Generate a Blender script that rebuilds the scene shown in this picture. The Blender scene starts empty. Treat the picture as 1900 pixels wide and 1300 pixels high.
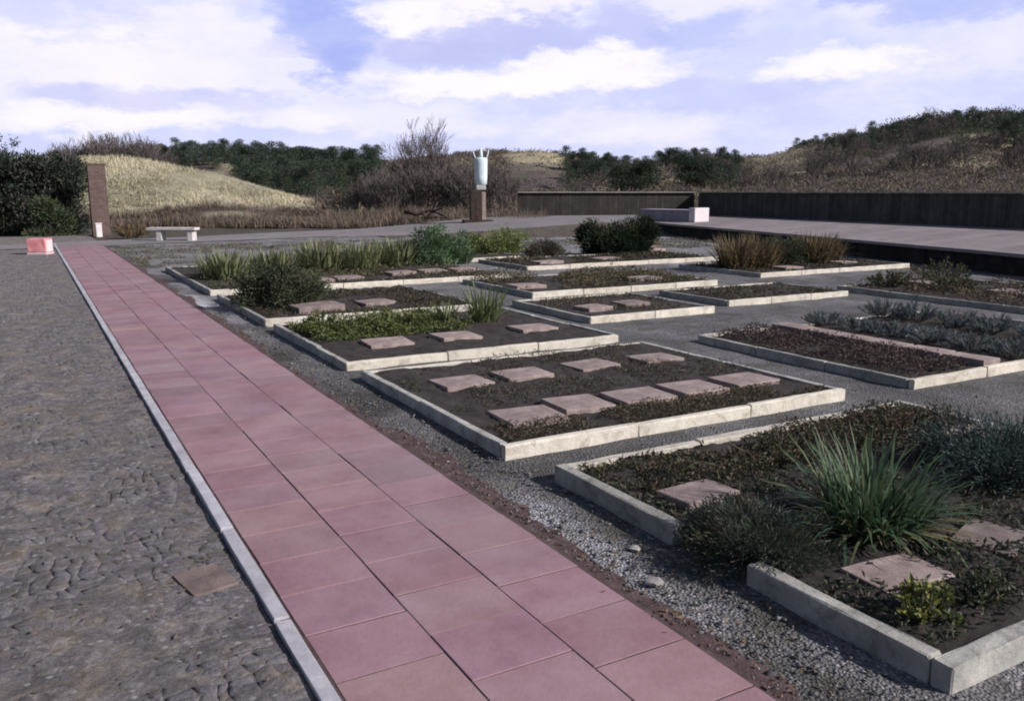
import bpy, bmesh, math, random
import numpy as np
from mathutils import Vector, Matrix

rnd = random.Random(7)
rs = np.random.RandomState(11)
S = bpy.context.scene
C = S.collection
R = math.radians

# ---------------------------------------------------------------- camera frame
EYE = 1.6
PITCH = math.atan(295 / 1567.0)
YAW = R(29.66)
CY_, SY_ = math.cos(YAW), math.sin(YAW)

def wp(px, D, z=0.0):
    """world point seen in the photo's column px at forward distance D"""
    r = (px - 950) * D / 1594.6
    return (D * SY_ + r * CY_, D * CY_ - r * SY_, z)

def zat(py, D):
    return EYE + (357 - py) * D / 1600.0

def polar(x, y):
    D = x * SY_ + y * CY_
    r = x * CY_ - y * SY_
    return D, r

# ---------------------------------------------------------------- object helpers
def tag(o, label=None, cat=None, group=None, kind=None):
    if label: o['label'] = label
    if cat: o['category'] = cat
    if group: o['group'] = group
    if kind: o['kind'] = kind
    elif label: o['kind'] = 'thing'
    return o

def thing(name, loc, label, cat, group=None, rz=0.0):
    o = bpy.data.objects.new(name, None)
    o.empty_display_size = 0.1
    C.objects.link(o)
    o.location = loc
    o.rotation_euler = (0, 0, rz)
    return tag(o, label, cat, group)

def dup(root, loc, rz=0.0, sc=1.0, label=None, group=None):
    c = root.copy(); C.objects.link(c)
    c.location = loc; c.rotation_euler = (0, 0, rz)
    c.scale = (sc, sc, sc) if not isinstance(sc, tuple) else sc
    if label: c['label'] = label
    if group: c['group'] = group
    for ch in root.children:
        d = ch.copy(); C.objects.link(d); d.parent = c
        for g in ch.children:
            e = g.copy(); C.objects.link(e); e.parent = d
    return c

class MB:
    """collects vertices / faces / colours and links them as one mesh object"""
    def __init__(self):
        self.v = []; self.f = []; self.c = []; self.n = 0
    def add(self, verts, faces, col=(1, 1, 1)):
        verts = np.asarray(verts, float).reshape(-1, 3)
        faces = np.asarray(faces, int)
        cc = np.asarray(col, float)
        if cc.ndim == 1: cc = np.tile(cc, (len(verts), 1))
        self.v.append(verts); self.f.append(faces + self.n); self.c.append(cc)
        self.n += len(verts)
    def addlist(self, verts, faces, col=(1, 1, 1)):
        by = {}
        for f in faces: by.setdefault(len(f), []).append(f)
        verts = np.asarray(verts, float).reshape(-1, 3)
        base = self.n
        cc = np.asarray(col, float)
        if cc.ndim == 1: cc = np.tile(cc, (len(verts), 1))
        self.v.append(verts); self.c.append(cc); self.n += len(verts)
        for k, fs in by.items(): self.f.append(np.asarray(fs, int) + base)
    def box(self, cx, cy, z0, lx, ly, h, bev=0.006, rz=0.0, jit=0.0, col=(1, 1, 1), seg=1, tilt=0.0):
        bm = bmesh.new()
        bmesh.ops.create_cube(bm, size=1.0)
        bmesh.ops.scale(bm, vec=(lx, ly, h), verts=bm.verts)
        if seg > 1:
            ax = 0 if lx >= ly else 1
            es = [e for e in bm.edges if abs((e.verts[0].co - e.verts[1].co)[ax]) > 1e-6]
            bmesh.ops.subdivide_edges(bm, edges=es, cuts=seg - 1, use_grid_fill=True)
        if bev > 0:
            es = [e for e in bm.edges if e.calc_face_angle(0) > 0.5]
            bmesh.ops.bevel(bm, geom=es, offset=bev, segments=2, affect='EDGES', profile=0.6)
        if jit:
            for v in bm.verts:
                v.co += Vector((rnd.uniform(-jit, jit), rnd.uniform(-jit, jit), rnd.uniform(-jit, jit)))
        M = Matrix.Translation((cx, cy, z0 + h / 2)) @ Matrix.Rotation(rz, 4, 'Z') @ Matrix.Rotation(tilt, 4, 'X')
        bm.verts.index_update()
        self.addlist([tuple(M @ v.co) for v in bm.verts], [[v.index for v in f.verts] for f in bm.faces], col)
        bm.free()
    def tube(self, pts, rad, k=6, col=(1, 1, 1), cap=True):
        pts = [Vector(p) for p in pts]
        n = len(pts); vs = []; fs = []
        for i, p in enumerate(pts):
            d = (pts[min(i + 1, n - 1)] - pts[max(i - 1, 0)])
            d = d.normalized() if d.length > 1e-9 else Vector((0, 0, 1))
            a = d.cross(Vector((0.31, 0.17, 0.93)))
            if a.length < 1e-3: a = d.cross(Vector((1, 0, 0)))
            a.normalize(); b = d.cross(a)
            for j in range(k):
                t = 2 * math.pi * j / k
                vs.append(tuple(p + (a * math.cos(t) + b * math.sin(t)) * rad[i]))
        for i in range(n - 1):
            for j in range(k):
                j2 = (j + 1) % k
                fs.append((i * k + j, i * k + j2, (i + 1) * k + j2, (i + 1) * k + j))
        if cap:
            fs.append(tuple(range(k))[::-1]); fs.append(tuple((n - 1) * k + j for j in range(k)))
        self.addlist(vs, fs, col)
    def lathe(self, prof, k=20, cx=0, cy=0, col=(1, 1, 1), sx=1.0, sy=1.0):
        vs = []; fs = []
        for (r, z) in prof:
            for j in range(k):
                t = 2 * math.pi * j / k
                vs.append((cx + sx * r * math.cos(t), cy + sy * r * math.sin(t), z))
        m = len(prof)
        for i in range(m - 1):
            for j in range(k):
                j2 = (j + 1) % k
                fs.append((i * k + j, i * k + j2, (i + 1) * k + j2, (i + 1) * k + j))
        fs.append(tuple(range(k))[::-1]); fs.append(tuple((m - 1) * k + j for j in range(k)))
        self.addlist(vs, fs, col)
    def leaves(self, P, Dn, L, W, cols):
        """diamond leaves: base points P, directions Dn, lengths L, widths W, colours"""
        P = np.asarray(P, float); n = len(P)
        Dn = Dn / (np.linalg.norm(Dn, axis=1, keepdims=True) + 1e-9)
        q = rs.normal(size=(n, 3))
        side = np.cross(Dn, q); side /= (np.linalg.norm(side, axis=1, keepdims=True) + 1e-9)
        L = np.broadcast_to(L, (n,))[:, None]; W = np.broadcast_to(W, (n,))[:, None]
        nor = np.cross(Dn, side)
        mid = P + Dn * L * 0.5 + nor * L * 0.06
        v = np.stack([P, mid + side * W / 2, P + Dn * L, mid - side * W / 2], 1).reshape(-1, 3)
        f = np.arange(n * 4).reshape(n, 4)
        self.add(v, f, np.repeat(np.asarray(cols, float), 4, 0))
    def blades(self, P, az, lean, L, W, cols, bend=0.6, seg=4):
        """arching tapered blades, vectorised"""
        n = len(P)
        P = np.asarray(P, float)
        h = np.stack([np.cos(az), np.sin(az), np.zeros(n)], 1)
        s = np.stack([-np.sin(az), np.cos(az), np.zeros(n)], 1)
        th = np.array(lean, float).copy()
        L = np.broadcast_to(L, (n,)).astype(float); W = np.broadcast_to(W, (n,)).astype(float)
        pos = P.copy(); rows = []
        tw = np.array([0.75, 1.0, 0.85, 0.6, 0.08]) if seg == 4 else np.linspace(1, 0.08, seg + 1)
        for i in range(seg + 1):
            w = (W * tw[i] / 2)[:, None]
            rows.append(pos - s * w); rows.append(pos + s * w)
            d = h * np.sin(th)[:, None] + np.array([0, 0, 1.0]) * np.cos(th)[:, None]
            pos = pos + d * (L / seg)[:, None]
            th = th + bend * (0.35 + lean) / seg * 1.6
        v = np.stack(rows, 1).reshape(-1, 3)
        k = 2 * (seg + 1)
        fl = []
        base = np.arange(n)[:, None] * k
        for i in range(seg):
            fl.append(base + np.array([[2 * i, 2 * i + 1, 2 * i + 3, 2 * i + 2]]))
        f = np.stack(fl, 1).reshape(-1, 4)
        self.add(v, f, np.repeat(np.asarray(cols, float), k, 0))
    def build(self, name, mat, parent=None, smooth=False, loc=None):
        me = bpy.data.meshes.new(name)
        V = np.concatenate(self.v).astype(np.float32)
        me.vertices.add(len(V)); me.vertices.foreach_set('co', V.ravel())
        tot = np.concatenate([np.full(len(f), f.shape[1]) for f in self.f]).astype(np.int32)
        idx = np.concatenate([f.ravel() for f in self.f]).astype(np.int32)
        me.loops.add(len(idx)); me.loops.foreach_set('vertex_index', idx)
        me.polygons.add(len(tot))
        st = np.concatenate([[0], np.cumsum(tot)[:-1]]).astype(np.int32)
        me.polygons.foreach_set('loop_start', st)
        if smooth: me.polygons.foreach_set('use_smooth', np.ones(len(tot), bool))
        else: me.polygons.foreach_set('use_smooth', np.zeros(len(tot), bool))
        me.update(calc_edges=True); me.validate()
        a = me.color_attributes.new('Col', 'FLOAT_COLOR', 'POINT')
        Cc = np.concatenate(self.c); Cc = np.concatenate([Cc, np.ones((len(Cc), 1))], 1).astype(np.float32)
        a.data.foreach_set('color', Cc.ravel())
        me.materials.append(mat)
        o = bpy.data.objects.new(name, me); C.objects.link(o)
        if parent: o.parent = parent
        if loc is not None: o.location = loc
        return o

def pal(n, cols, wts=None, var=0.18):
    """n colours drawn from a palette with value variation"""
    cols = np.asarray(cols, float)
    i = rs.choice(len(cols), n, p=wts)
    c = cols[i] * (1 + rs.uniform(-var, var, (n, 1)))
    return np.clip(c, 0.002, 1)

# ---------------------------------------------------------------- value noise for meshes
_T = rs.rand(64, 64)
def vnoise(x, y, s):
    x = np.asarray(x, float) / s; y = np.asarray(y, float) / s
    xi = np.floor(x).astype(int); yi = np.floor(y).astype(int)
    fx = x - xi; fy = y - yi
    fx = fx * fx * (3 - 2 * fx); fy = fy * fy * (3 - 2 * fy)
    g = lambda a, b: _T[a % 64, b % 64]
    return (g(xi, yi) * (1 - fx) + g(xi + 1, yi) * fx) * (1 - fy) + (g(xi, yi + 1) * (1 - fx) + g(xi + 1, yi + 1) * fx) * fy
def sstep(a, b, t):
    t = np.clip((np.asarray(t, float) - a) / (b - a), 0, 1); return t * t * (3 - 2 * t)

# ---------------------------------------------------------------- materials
class NT:
    def __init__(self, name):
        self.m = bpy.data.materials.new(name); self.m.use_nodes = True
        self.t = self.m.node_tree; self.N = self.t.nodes; self.L = self.t.links
        self.N.clear()
        self.out = self.N.new('ShaderNodeOutputMaterial')
        self.bs = self.N.new('ShaderNodeBsdfPrincipled')
        self.L.new(self.bs.outputs[0], self.out.inputs[0])
        self.bs.inputs['Specular IOR Level'].default_value = 0.3
        self.tc = self.N.new('ShaderNodeTexCoord')
        self.co = self.tc.outputs['Object']
    def noise(self, scale, detail=5, rough=0.6, co=None, dist=0.0):
        n = self.N.new('ShaderNodeTexNoise'); n.inputs['Scale'].default_value = scale
        n.inputs['Detail'].default_value = detail; n.inputs['Roughness'].default_value = rough
        n.inputs['Distortion'].default_value = dist
        self.L.new(co or self.co, n.inputs['Vector']); return n.outputs['Fac']
    def vor(self, scale, feat='F1', out='Distance', co=None, rnd_=1.0):
        n = self.N.new('ShaderNodeTexVoronoi'); n.feature = feat
        n.inputs['Scale'].default_value = scale; n.inputs['Randomness'].default_value = rnd_
        self.L.new(co or self.co, n.inputs['Vector']); return n.outputs[out]
    def ramp(self, fac, stops, interp='LINEAR'):
        n = self.N.new('ShaderNodeValToRGB'); cr = n.color_ramp; cr.interpolation = interp
        while len(cr.elements) < len(stops): cr.elements.new(0.5)
        for e, (p, c) in zip(cr.elements, stops):
            e.position = p; e.color = (c, c, c, 1) if isinstance(c, (int, float)) else (*c, 1)
        self.L.new(fac, n.inputs[0]); return n.outputs[0]
    def mix(self, fac, a, b, mode='MIX'):
        n = self.N.new('ShaderNodeMix'); n.data_type = 'RGBA'; n.blend_type = mode
        for s, v in ((n.inputs[0], fac), (n.inputs[6], a), (n.inputs[7], b)):
            if isinstance(v, (int, float)): s.default_value = v
            elif isinstance(v, tuple): s.default_value = (*v, 1)
            else: self.L.new(v, s)
        return n.outputs[2]
    def math(self, op, a, b=0.0, clamp=False):
        n = self.N.new('ShaderNodeMath'); n.operation = op; n.use_clamp = clamp
        for s, v in ((n.inputs[0], a), (n.inputs[1], b)):
            if isinstance(v, (int, float)): s.default_value = v
            else: self.L.new(v, s)
        return n.outputs[0]
    def attr(self):
        n = self.N.new('ShaderNodeAttribute'); n.attribute_name = 'Col'; return n.outputs['Color']
    def bump(self, h, strength=0.5, dist=0.01):
        n = self.N.new('ShaderNodeBump'); n.inputs['Strength'].default_value = strength
        n.inputs['Distance'].default_value = dist; self.L.new(h, n.inputs['Height'])
        self.L.new(n.outputs[0], self.bs.inputs['Normal'])
    def col(self, c):
        if isinstance(c, tuple): self.bs.inputs['Base Color'].default_value = (*c, 1)
        else: self.L.new(c, self.bs.inputs['Base Color'])
    def rough(self, r): self.bs.inputs['Roughness'].default_value = r

def m_mottled(name, c1, c2, c3, scale=6, rough=0.85, bump=0.4, bdist=0.01, attr=True, fine=None):
    t = NT(name)
    a = t.noise(scale, 6, 0.65)
    c = t.ramp(a, [(0.3, c1), (0.52, c2), (0.72, c3)])
    f = t.noise(fine or scale * 9, 4, 0.7)
    c = t.mix(0.55, c, t.ramp(f, [(0.25, 0.45), (0.75, 1.0)]), 'MULTIPLY')
    if attr: c = t.mix(1.0, c, t.attr(), 'MULTIPLY')
    t.col(c); t.rough(rough)
    if bump: t.bump(t.math('ADD', a, t.math('MULTIPLY', f, 0.6)), bump, bdist)
    return t.m

def m_leaf(name, trans=0.25, rough=0.55):
    t = NT(name)
    c = t.attr(); t.col(c); t.rough(rough)
    t.bs.inputs['Specular IOR Level'].default_value = 0.25
    tr = t.N.new('ShaderNodeBsdfTranslucent'); t.L.new(c, tr.inputs['Color'])
    mx = t.N.new('ShaderNodeMixShader'); mx.inputs[0].default_value = trans
    t.L.new(t.bs.outputs[0], mx.inputs[1]); t.L.new(tr.outputs[0], mx.inputs[2])
    t.L.new(mx.outputs[0], t.out.inputs[0])
    return t.m

M = {}
M['leaf'] = m_leaf('leaf')
M['dry'] = m_leaf('dry_grass', 0.3, 0.8)
M['bark'] = m_mottled('bark', (.05, .035, .03), (.09, .065, .06), (.14, .11, .10), 14, 0.9, 0.6)
M['twig'] = m_mottled('twig', (.085, .070, .070), (.125, .104, .102), (.17, .142, .138), 5, 0.9, 0)
def m_conc(name, c1, c2, c3, stain):
    t = NT(name)
    n = t.noise(4, 7, .7); f = t.noise(55, 5, .75)
    c = t.ramp(n, [(.3, c1), (.5, c2), (.7, c3)])
    c = t.mix(.4, c, t.ramp(f, [(.25, .45), (.7, 1.0)]), 'MULTIPLY')
    st = t.noise(7, 8, .8, dist=.8)
    c = t.mix(t.ramp(st, [(.50, 0.0), (.66, .8)]), c, stain)
    li = t.vor(16, 'F1', 'Distance'); l2 = t.noise(3, 3, .5)
    c = t.mix(t.math('MULTIPLY', t.ramp(li, [(.10, 1.0), (.2, 0.0)]), t.ramp(l2, [(.55, 0.0), (.65, .6)])), c, (.42, .41, .33))
    c = t.mix(1.0, c, t.attr(), 'MULTIPLY')
    t.col(c); t.rough(.92); t.bump(t.math('ADD', n, f), .6, .008); return t.m
M['kerb'] = m_conc('kerb_concrete', (.46, .42, .37), (.60, .56, .50), (.68, .64, .58), (.26, .235, .19))
M['old_shaded_kerb'] = m_conc('weathered_shaded_kerb', (.16, .155, .15), (.25, .245, .235), (.34, .33, .315), (.085, .085, .075))  # worn kerb of nearest bed; side kerbs carry shade in this darker colour
M['slab'] = m_mottled('pink_stone', (.17, .135, .13), (.29, .232, .226), (.40, .33, .32), 8, 0.85, 0.6, 0.008)
M['strip'] = m_mottled('edging_stone', (.34, .33, .37), (.44, .43, .48), (.52, .51, .55), 4, 0.85, 0.4, 0.004)
M['benchstone'] = m_mottled('bench_stone', (.42, .40, .39), (.55, .53, .52), (.66, .64, .62), 4, 0.85, 0.3, 0.006)
M['pinkpaint'] = m_mottled('faded_pink_paint', (.58, .20, .22), (.70, .28, .30), (.74, .42, .42), 5, 0.7, 0.2, 0.004)
M['white'] = m_mottled('white_paint', (.66, .62, .64), (.76, .73, .74), (.82, .79, .80), 5, 0.7, 0.2, 0.004)
M['post'] = m_mottled('dark_wood', (.026, .017, .014), (.048, .031, .026), (.08, .053, .043), 5, 0.8, 0.5, 0.01)
M['sculpt'] = m_mottled('pale_blue_paint', (.56, .68, .75), (.66, .77, .83), (.74, .83, .88), 3, 0.55, 0.2, 0.006)
M['shaded_body'] = m_mottled('shaded_bench', (.20, .18, .23), (.27, .25, .30), (.33, .31, .36), 4, 0.8, 0.2, 0.004)  # shade on the bench body put into its colour

# soil
t = NT('soil')
n = t.noise(9, 8, 0.75); f = t.noise(60, 5, 0.8)
c = t.ramp(n, [(0.3, (.026, .021, .021)), (0.52, (.050, .041, .040)), (0.74, (.10, .082, .074))])
c = t.mix(0.5, c, t.ramp(f, [(0.3, 0.4), (0.75, 1.0)]), 'MULTIPLY')
t.col(c); t.rough(0.95); t.bump(t.math('ADD', n, t.math('MULTIPLY', f, 0.5)), 0.9, 0.03); M['soil'] = t.m

# gravel
def gravel(name, dark, mid, light, patch_lo, patch_hi, attr=False):
    t = NT(name)
    v = t.vor(70, 'F1', 'Color'); d = t.vor(70, 'F1', 'Distance')
    sep = t.N.new('ShaderNodeSeparateColor'); t.L.new(v, sep.inputs[0])
    c = t.ramp(sep.outputs[0], [(0.0, dark), (0.45, mid), (0.86, mid), (0.97, light)])
    c = t.mix(0.75, c, t.ramp(d, [(0.15, 1.0), (0.75, 0.25)]), 'MULTIPLY')
    p = t.noise(0.9, 7, 0.68, dist=0.4)
    c = t.mix(0.9, c, t.ramp(p, [(0.33, patch_lo), (0.5, (1, 1, 1)), (0.66, patch_hi)]), 'MULTIPLY')
    p2 = t.noise(3.1, 6, 0.7)
    c = t.mix(t.ramp(p2, [(0.50, 0.0), (0.64, 0.75)]), c, (.062, .060, .046))
    if attr: c = t.mix(1.0, c, t.attr(), 'MULTIPLY')
    t.col(c); t.rough(0.9)
    t.bump(t.math('SUBTRACT', 1.0, d), 0.9, 0.012)
    return t.m
M['gravel'] = gravel('gravel', (.095, .093, .100), (.170, .168, .178), (.30, .29, .30), (.55, .53, .55), (1.5, 1.5, 1.55), True)

# red concrete tiles
t = NT('red_tile')
n = t.noise(2.2, 6, 0.65); f = t.noise(70, 4, 0.7)
c = t.ramp(n, [(0.3, (.225, .122, .146)), (0.5, (.288, .174, .202)), (0.72, (.335, .222, .252))])
c = t.mix(0.35, c, t.ramp(f, [(0.25, 0.5), (0.7, 1.0)]), 'MULTIPLY')
g = t.noise(0.7, 5, 0.6)
c = t.mix(t.ramp(g, [(0.48, 0.0), (0.68, 0.45)]), c, (.255, .195, .215))
sp = t.noise(5, 9, .82, dist=1.0)
c = t.mix(t.ramp(sp, [(.56, 0.0), (.72, .45)]), c, (.18, .125, .135))
pl = t.noise(1.6, 7, .75, dist=.7)
c = t.mix(t.ramp(pl, [(.55, 0.0), (.7, .35)]), c, (.36, .27, .29))
c = t.mix(1.0, c, t.attr(), 'MULTIPLY')
t.col(c); t.rough(0.82); t.bump(f, 0.25, 0.004); M['tile'] = t.m
M['joint'] = m_mottled('joint_sand', (.055, .036, .038), (.085, .058, .06), (.13, .095, .092), 9, 0.95, 0.4, attr=False)

# cobbles
t = NT('cobble')
n = t.noise(5, 6, 0.7); f = t.noise(48, 5, 0.75)
c = t.ramp(n, [(0.28, (.11, .101, .116)), (0.5, (.19, .178, .196)), (0.72, (.27, .255, .27))])
c = t.mix(0.7, c, t.ramp(f, [(0.25, 0.35), (0.72, 1.15)]), 'MULTIPLY')
c = t.mix(0.75, c, t.attr(), 'MULTIPLY')
g = t.noise(7, 8, 0.78, dist=.6)
c = t.mix(t.ramp(g, [(0.46, 0.0), (0.62, 0.85)]), c, (.075, .066, .056))
g2 = t.noise(2.3, 7, 0.75, dist=.5)
c = t.mix(t.ramp(g2, [(0.5, 0.0), (0.66, 0.6)]), c, (.135, .117, .105))
t.col(c); t.rough(0.88); t.bump(t.math('ADD', n, f), 0.9, 0.02); M['cobble'] = t.m
t = NT('trodden_paving')
n = t.noise(6.5, 9, .80, dist=.7); f = t.noise(45, 6, .85); g = t.noise(1.1, 6, .7); h = t.noise(15, 6, .8, dist=.4)
c = t.ramp(n, [(.34, (.065, .060, .066)), (.45, (.155, .143, .153)), (.55, (.235, .216, .220)), (.66, (.36, .335, .33))])
c = t.mix(.85, c, t.ramp(f, [(.32, .22), (.66, 1.25)]), 'MULTIPLY')
c = t.mix(t.ramp(h, [(.52, 0.0), (.62, .7)]), c, (.075, .064, .052))
c = t.mix(t.ramp(g, [(.45, 0.0), (.65, .45)]), c, (.125, .108, .086))
m3 = t.noise(3.2, 6, .75, dist=.5)
c = t.mix(.8, c, t.ramp(m3, [(.36, (.72, .66, .80)), (.5, (1, .98, 1)), (.62, (1.25, 1.12, .88))]), 'MULTIPLY')
v = t.vor(30, 'F1', 'Color'); sp = t.N.new('ShaderNodeSeparateColor'); t.L.new(v, sp.inputs[0])
vd = t.vor(30, 'F1', 'Distance')
pb = t.math('MULTIPLY', t.ramp(sp.outputs[0], [(.80, 0.0), (.84, .8)]), t.ramp(vd, [(.25, 1.0), (.4, 0.0)]))
c = t.mix(pb, c, (.30, .28, .285))
t.col(c); t.rough(.95); t.bump(t.math('ADD', n, t.math('ADD', f, h)), .7, .02); M['moss'] = t.m
M['verge'] = m_mottled('dark_verge', (.055, .034, .036), (.095, .060, .062), (.16, .115, .115), 11, 0.95, 0.8, 0.02, attr=False)
M['crosspath'] = m_mottled('mauve_paving', (.165, .150, .156), (.208, .190, .197), (.252, .23, .236), 2.5, 0.88, 0.3, 0.01, attr=True)
M['litter'] = m_mottled('pebble', (.5, .5, .5), (.75, .75, .75), (1, 1, 1), 30, 0.85, 0.3, 0.003)

# terrain: vertex colour with fine variation
t = NT('heath_ground')
n = t.noise(0.35, 8, 0.75); f = t.noise(3.0, 6, 0.8)
c = t.mix(0.7, t.attr(), t.ramp(n, [(0.3, 0.5), (0.7, 1.25)]), 'MULTIPLY')
c = t.mix(0.6, c, t.ramp(f, [(0.3, 0.45), (0.7, 1.2)]), 'MULTIPLY')
t.col(c); t.rough(0.95); t.bump(t.math('ADD', n, f), 0.8, 0.3); M['heath'] = t.m

# brick
t = NT('brown_brick')
mp = t.N.new('ShaderNodeMapping'); mp.inputs['Rotation'].default_value = (R(90), 0, 0)
t.L.new(t.co, mp.inputs[0])
b = t.N.new('ShaderNodeTexBrick'); t.L.new(mp.outputs[0], b.inputs['Vector'])
b.inputs['Color1'].default_value = (.095, .058, .053, 1); b.inputs['Color2'].default_value = (.135, .086, .078, 1)
b.inputs['Mortar'].default_value = (.15, .125, .115, 1); b.inputs['Scale'].default_value = 1.0
b.inputs['Brick Width'].default_value = 0.21; b.inputs['Row Height'].default_value = 0.065
b.inputs['Mortar Size'].default_value = 0.006
n = t.noise(4, 5, 0.7)
c = t.mix(0.6, b.outputs[0], t.ramp(n, [(0.3, 0.5), (0.7, 1.1)]), 'MULTIPLY')
t.col(c); t.rough(0.9); t.bump(b.outputs['Fac'], -0.5, 0.008); M['brick'] = t.m

# dark timber / wall
t = NT('dark_boards')
n = t.noise(2.0, 6, 0.7); f = t.noise(30, 4, 0.7)
c = t.ramp(n, [(0.3, (.040, .038, .038)), (0.55, (.070, .066, .065)), (0.75, (.120, .112, .110))])
c = t.mix(0.5, c, t.ramp(f, [(0.3, 0.5), (0.7, 1.1)]), 'MULTIPLY')
c = t.mix(1.0, c, t.attr(), 'MULTIPLY')
t.col(c); t.rough(0.85); t.bump(f, 0.4, 0.01); M['boards'] = t.m
M['retain'] = m_mottled('dark_retaining', (.012, .010, .011), (.022, .018, .020), (.045, .038, .040), 3, 0.95, 0.8, 0.03, attr=False)

# ---------------------------------------------------------------- the setting: ground, path, paving
def sheet(name, x0, x1, y0, y1, z, mat, nx=1, ny=1, colf=None, zf=None):
    xs = np.linspace(x0, x1, nx + 1); ys = np.linspace(y0, y1, ny + 1)
    X, Y = np.meshgrid(xs, ys, indexing='ij')
    Z = np.full_like(X, z) if zf is None else z + zf(X, Y)
    v = np.stack([X, Y, Z], -1).reshape(-1, 3)
    i = np.arange((nx + 1) * (ny + 1)).reshape(nx + 1, ny + 1)
    f = np.stack([i[:-1, :-1], i[1:, :-1], i[1:, 1:], i[:-1, 1:]], -1).reshape(-1, 4)
    cc = np.ones((len(v), 3)) if colf is None else colf(v[:, 0], v[:, 1])
    m = MB(); m.add(v, f, cc)
    return tag(m.build(name, mat, smooth=zf is not None), kind='structure')

o = sheet('ground', -1500, 3000, -1500, 3000, -0.06, M['heath'], colf=lambda x, y: np.tile([.10, .085, .07], (len(x), 1)))

# gravel garden floor, pale along the strip beside the path
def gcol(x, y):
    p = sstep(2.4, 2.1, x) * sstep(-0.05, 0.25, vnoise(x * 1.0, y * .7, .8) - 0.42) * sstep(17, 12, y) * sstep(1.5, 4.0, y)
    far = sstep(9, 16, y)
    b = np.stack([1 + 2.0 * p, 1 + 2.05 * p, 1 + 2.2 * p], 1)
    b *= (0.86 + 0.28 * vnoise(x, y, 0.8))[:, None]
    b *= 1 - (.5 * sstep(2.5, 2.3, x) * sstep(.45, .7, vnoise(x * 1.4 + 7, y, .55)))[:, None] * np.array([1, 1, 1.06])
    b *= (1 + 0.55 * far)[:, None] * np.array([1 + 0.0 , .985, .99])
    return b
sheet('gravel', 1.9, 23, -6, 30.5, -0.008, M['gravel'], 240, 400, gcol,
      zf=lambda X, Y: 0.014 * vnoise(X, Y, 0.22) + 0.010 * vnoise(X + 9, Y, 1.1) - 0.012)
sheet('joint_bed', -9, 0.672, -6, 28.5, 0.0, M['moss'], 260, 600,
      zf=lambda X, Y: -.034 * (X < -8.9) + 0.012 * (vnoise(X, Y, .09) - .5) + 0.012 * (vnoise(X + 5, Y, .3) - .5) - .010)
sheet('joint_floor', -9, 2.0, -6, 36, -0.03, M['moss'])

# red path: individual paving tiles, three columns
m = MB()
TL = 0.345
for k in range(3):
    x = 0.745 + 0.2 + k * 0.4
    y = -3.0 + (0.0, 0.13, 0.0)[k] - 0.03
    while y < 30.0:
        s = .93 + rnd.uniform(-.08, .08)
        if rnd.random() < .05: s *= .9
        cl = (s * rnd.uniform(.97, 1.03), s * rnd.uniform(.96, 1.04), s * rnd.uniform(.97, 1.04))
        m.box(x + rnd.uniform(-.002, .002), y + TL / 2, -0.045, 0.3935, TL - 0.008, 0.052 + rnd.uniform(-.0022, .0022), 0.0022,
              rnd.uniform(-.003, .003), .0007, cl, tilt=rnd.uniform(-.004, .004))
        y += TL
tag(m.build('path', M['tile']), kind='structure')
sheet('path_base', 0.70, 1.965, -4, 30.2, 0.0035, M['joint'])

# dark verge between path and gravel: uneven strip
ys = np.linspace(-4, 27, 900)
w = 0.0 + 0.15 * vnoise(ys, ys * 0 + 3, 0.8) ** 1.5 + 0.07 * vnoise(ys, ys * 0 + 8, 0.2) ** 2 + .05 * vnoise(ys, ys * 0 + 5, .07)
v = []; f = []
for i, y in enumerate(ys):
    v += [(1.948, y, 0.002), (1.95 + w[i] * .6, y, 0.0), (1.95 + w[i], y, -0.006)]
    if i: 
        a = 3 * (i - 1)
        f += [(a, a + 1, a + 4, a + 3), (a + 1, a + 2, a + 5, a + 4)]
m = MB(); m.add(v, f); tag(m.build('verge', M['verge'], smooth=True), kind='structure')

# pale edging strip left of the path
m = MB(); y = -4.0
while y < 30.0:
    l = 0.99
    m.box(0.705, y + l / 2, -0.05, 0.058, l - .008, 0.064 + rnd.uniform(-.003, .003), 0.005, rnd.uniform(-.003, .003), 0.001,
          tuple([rnd.uniform(.88, 1.08)] * 3), seg=4)
    y += 1.0
tag(m.build('edging', M['strip']), kind='structure')

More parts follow.
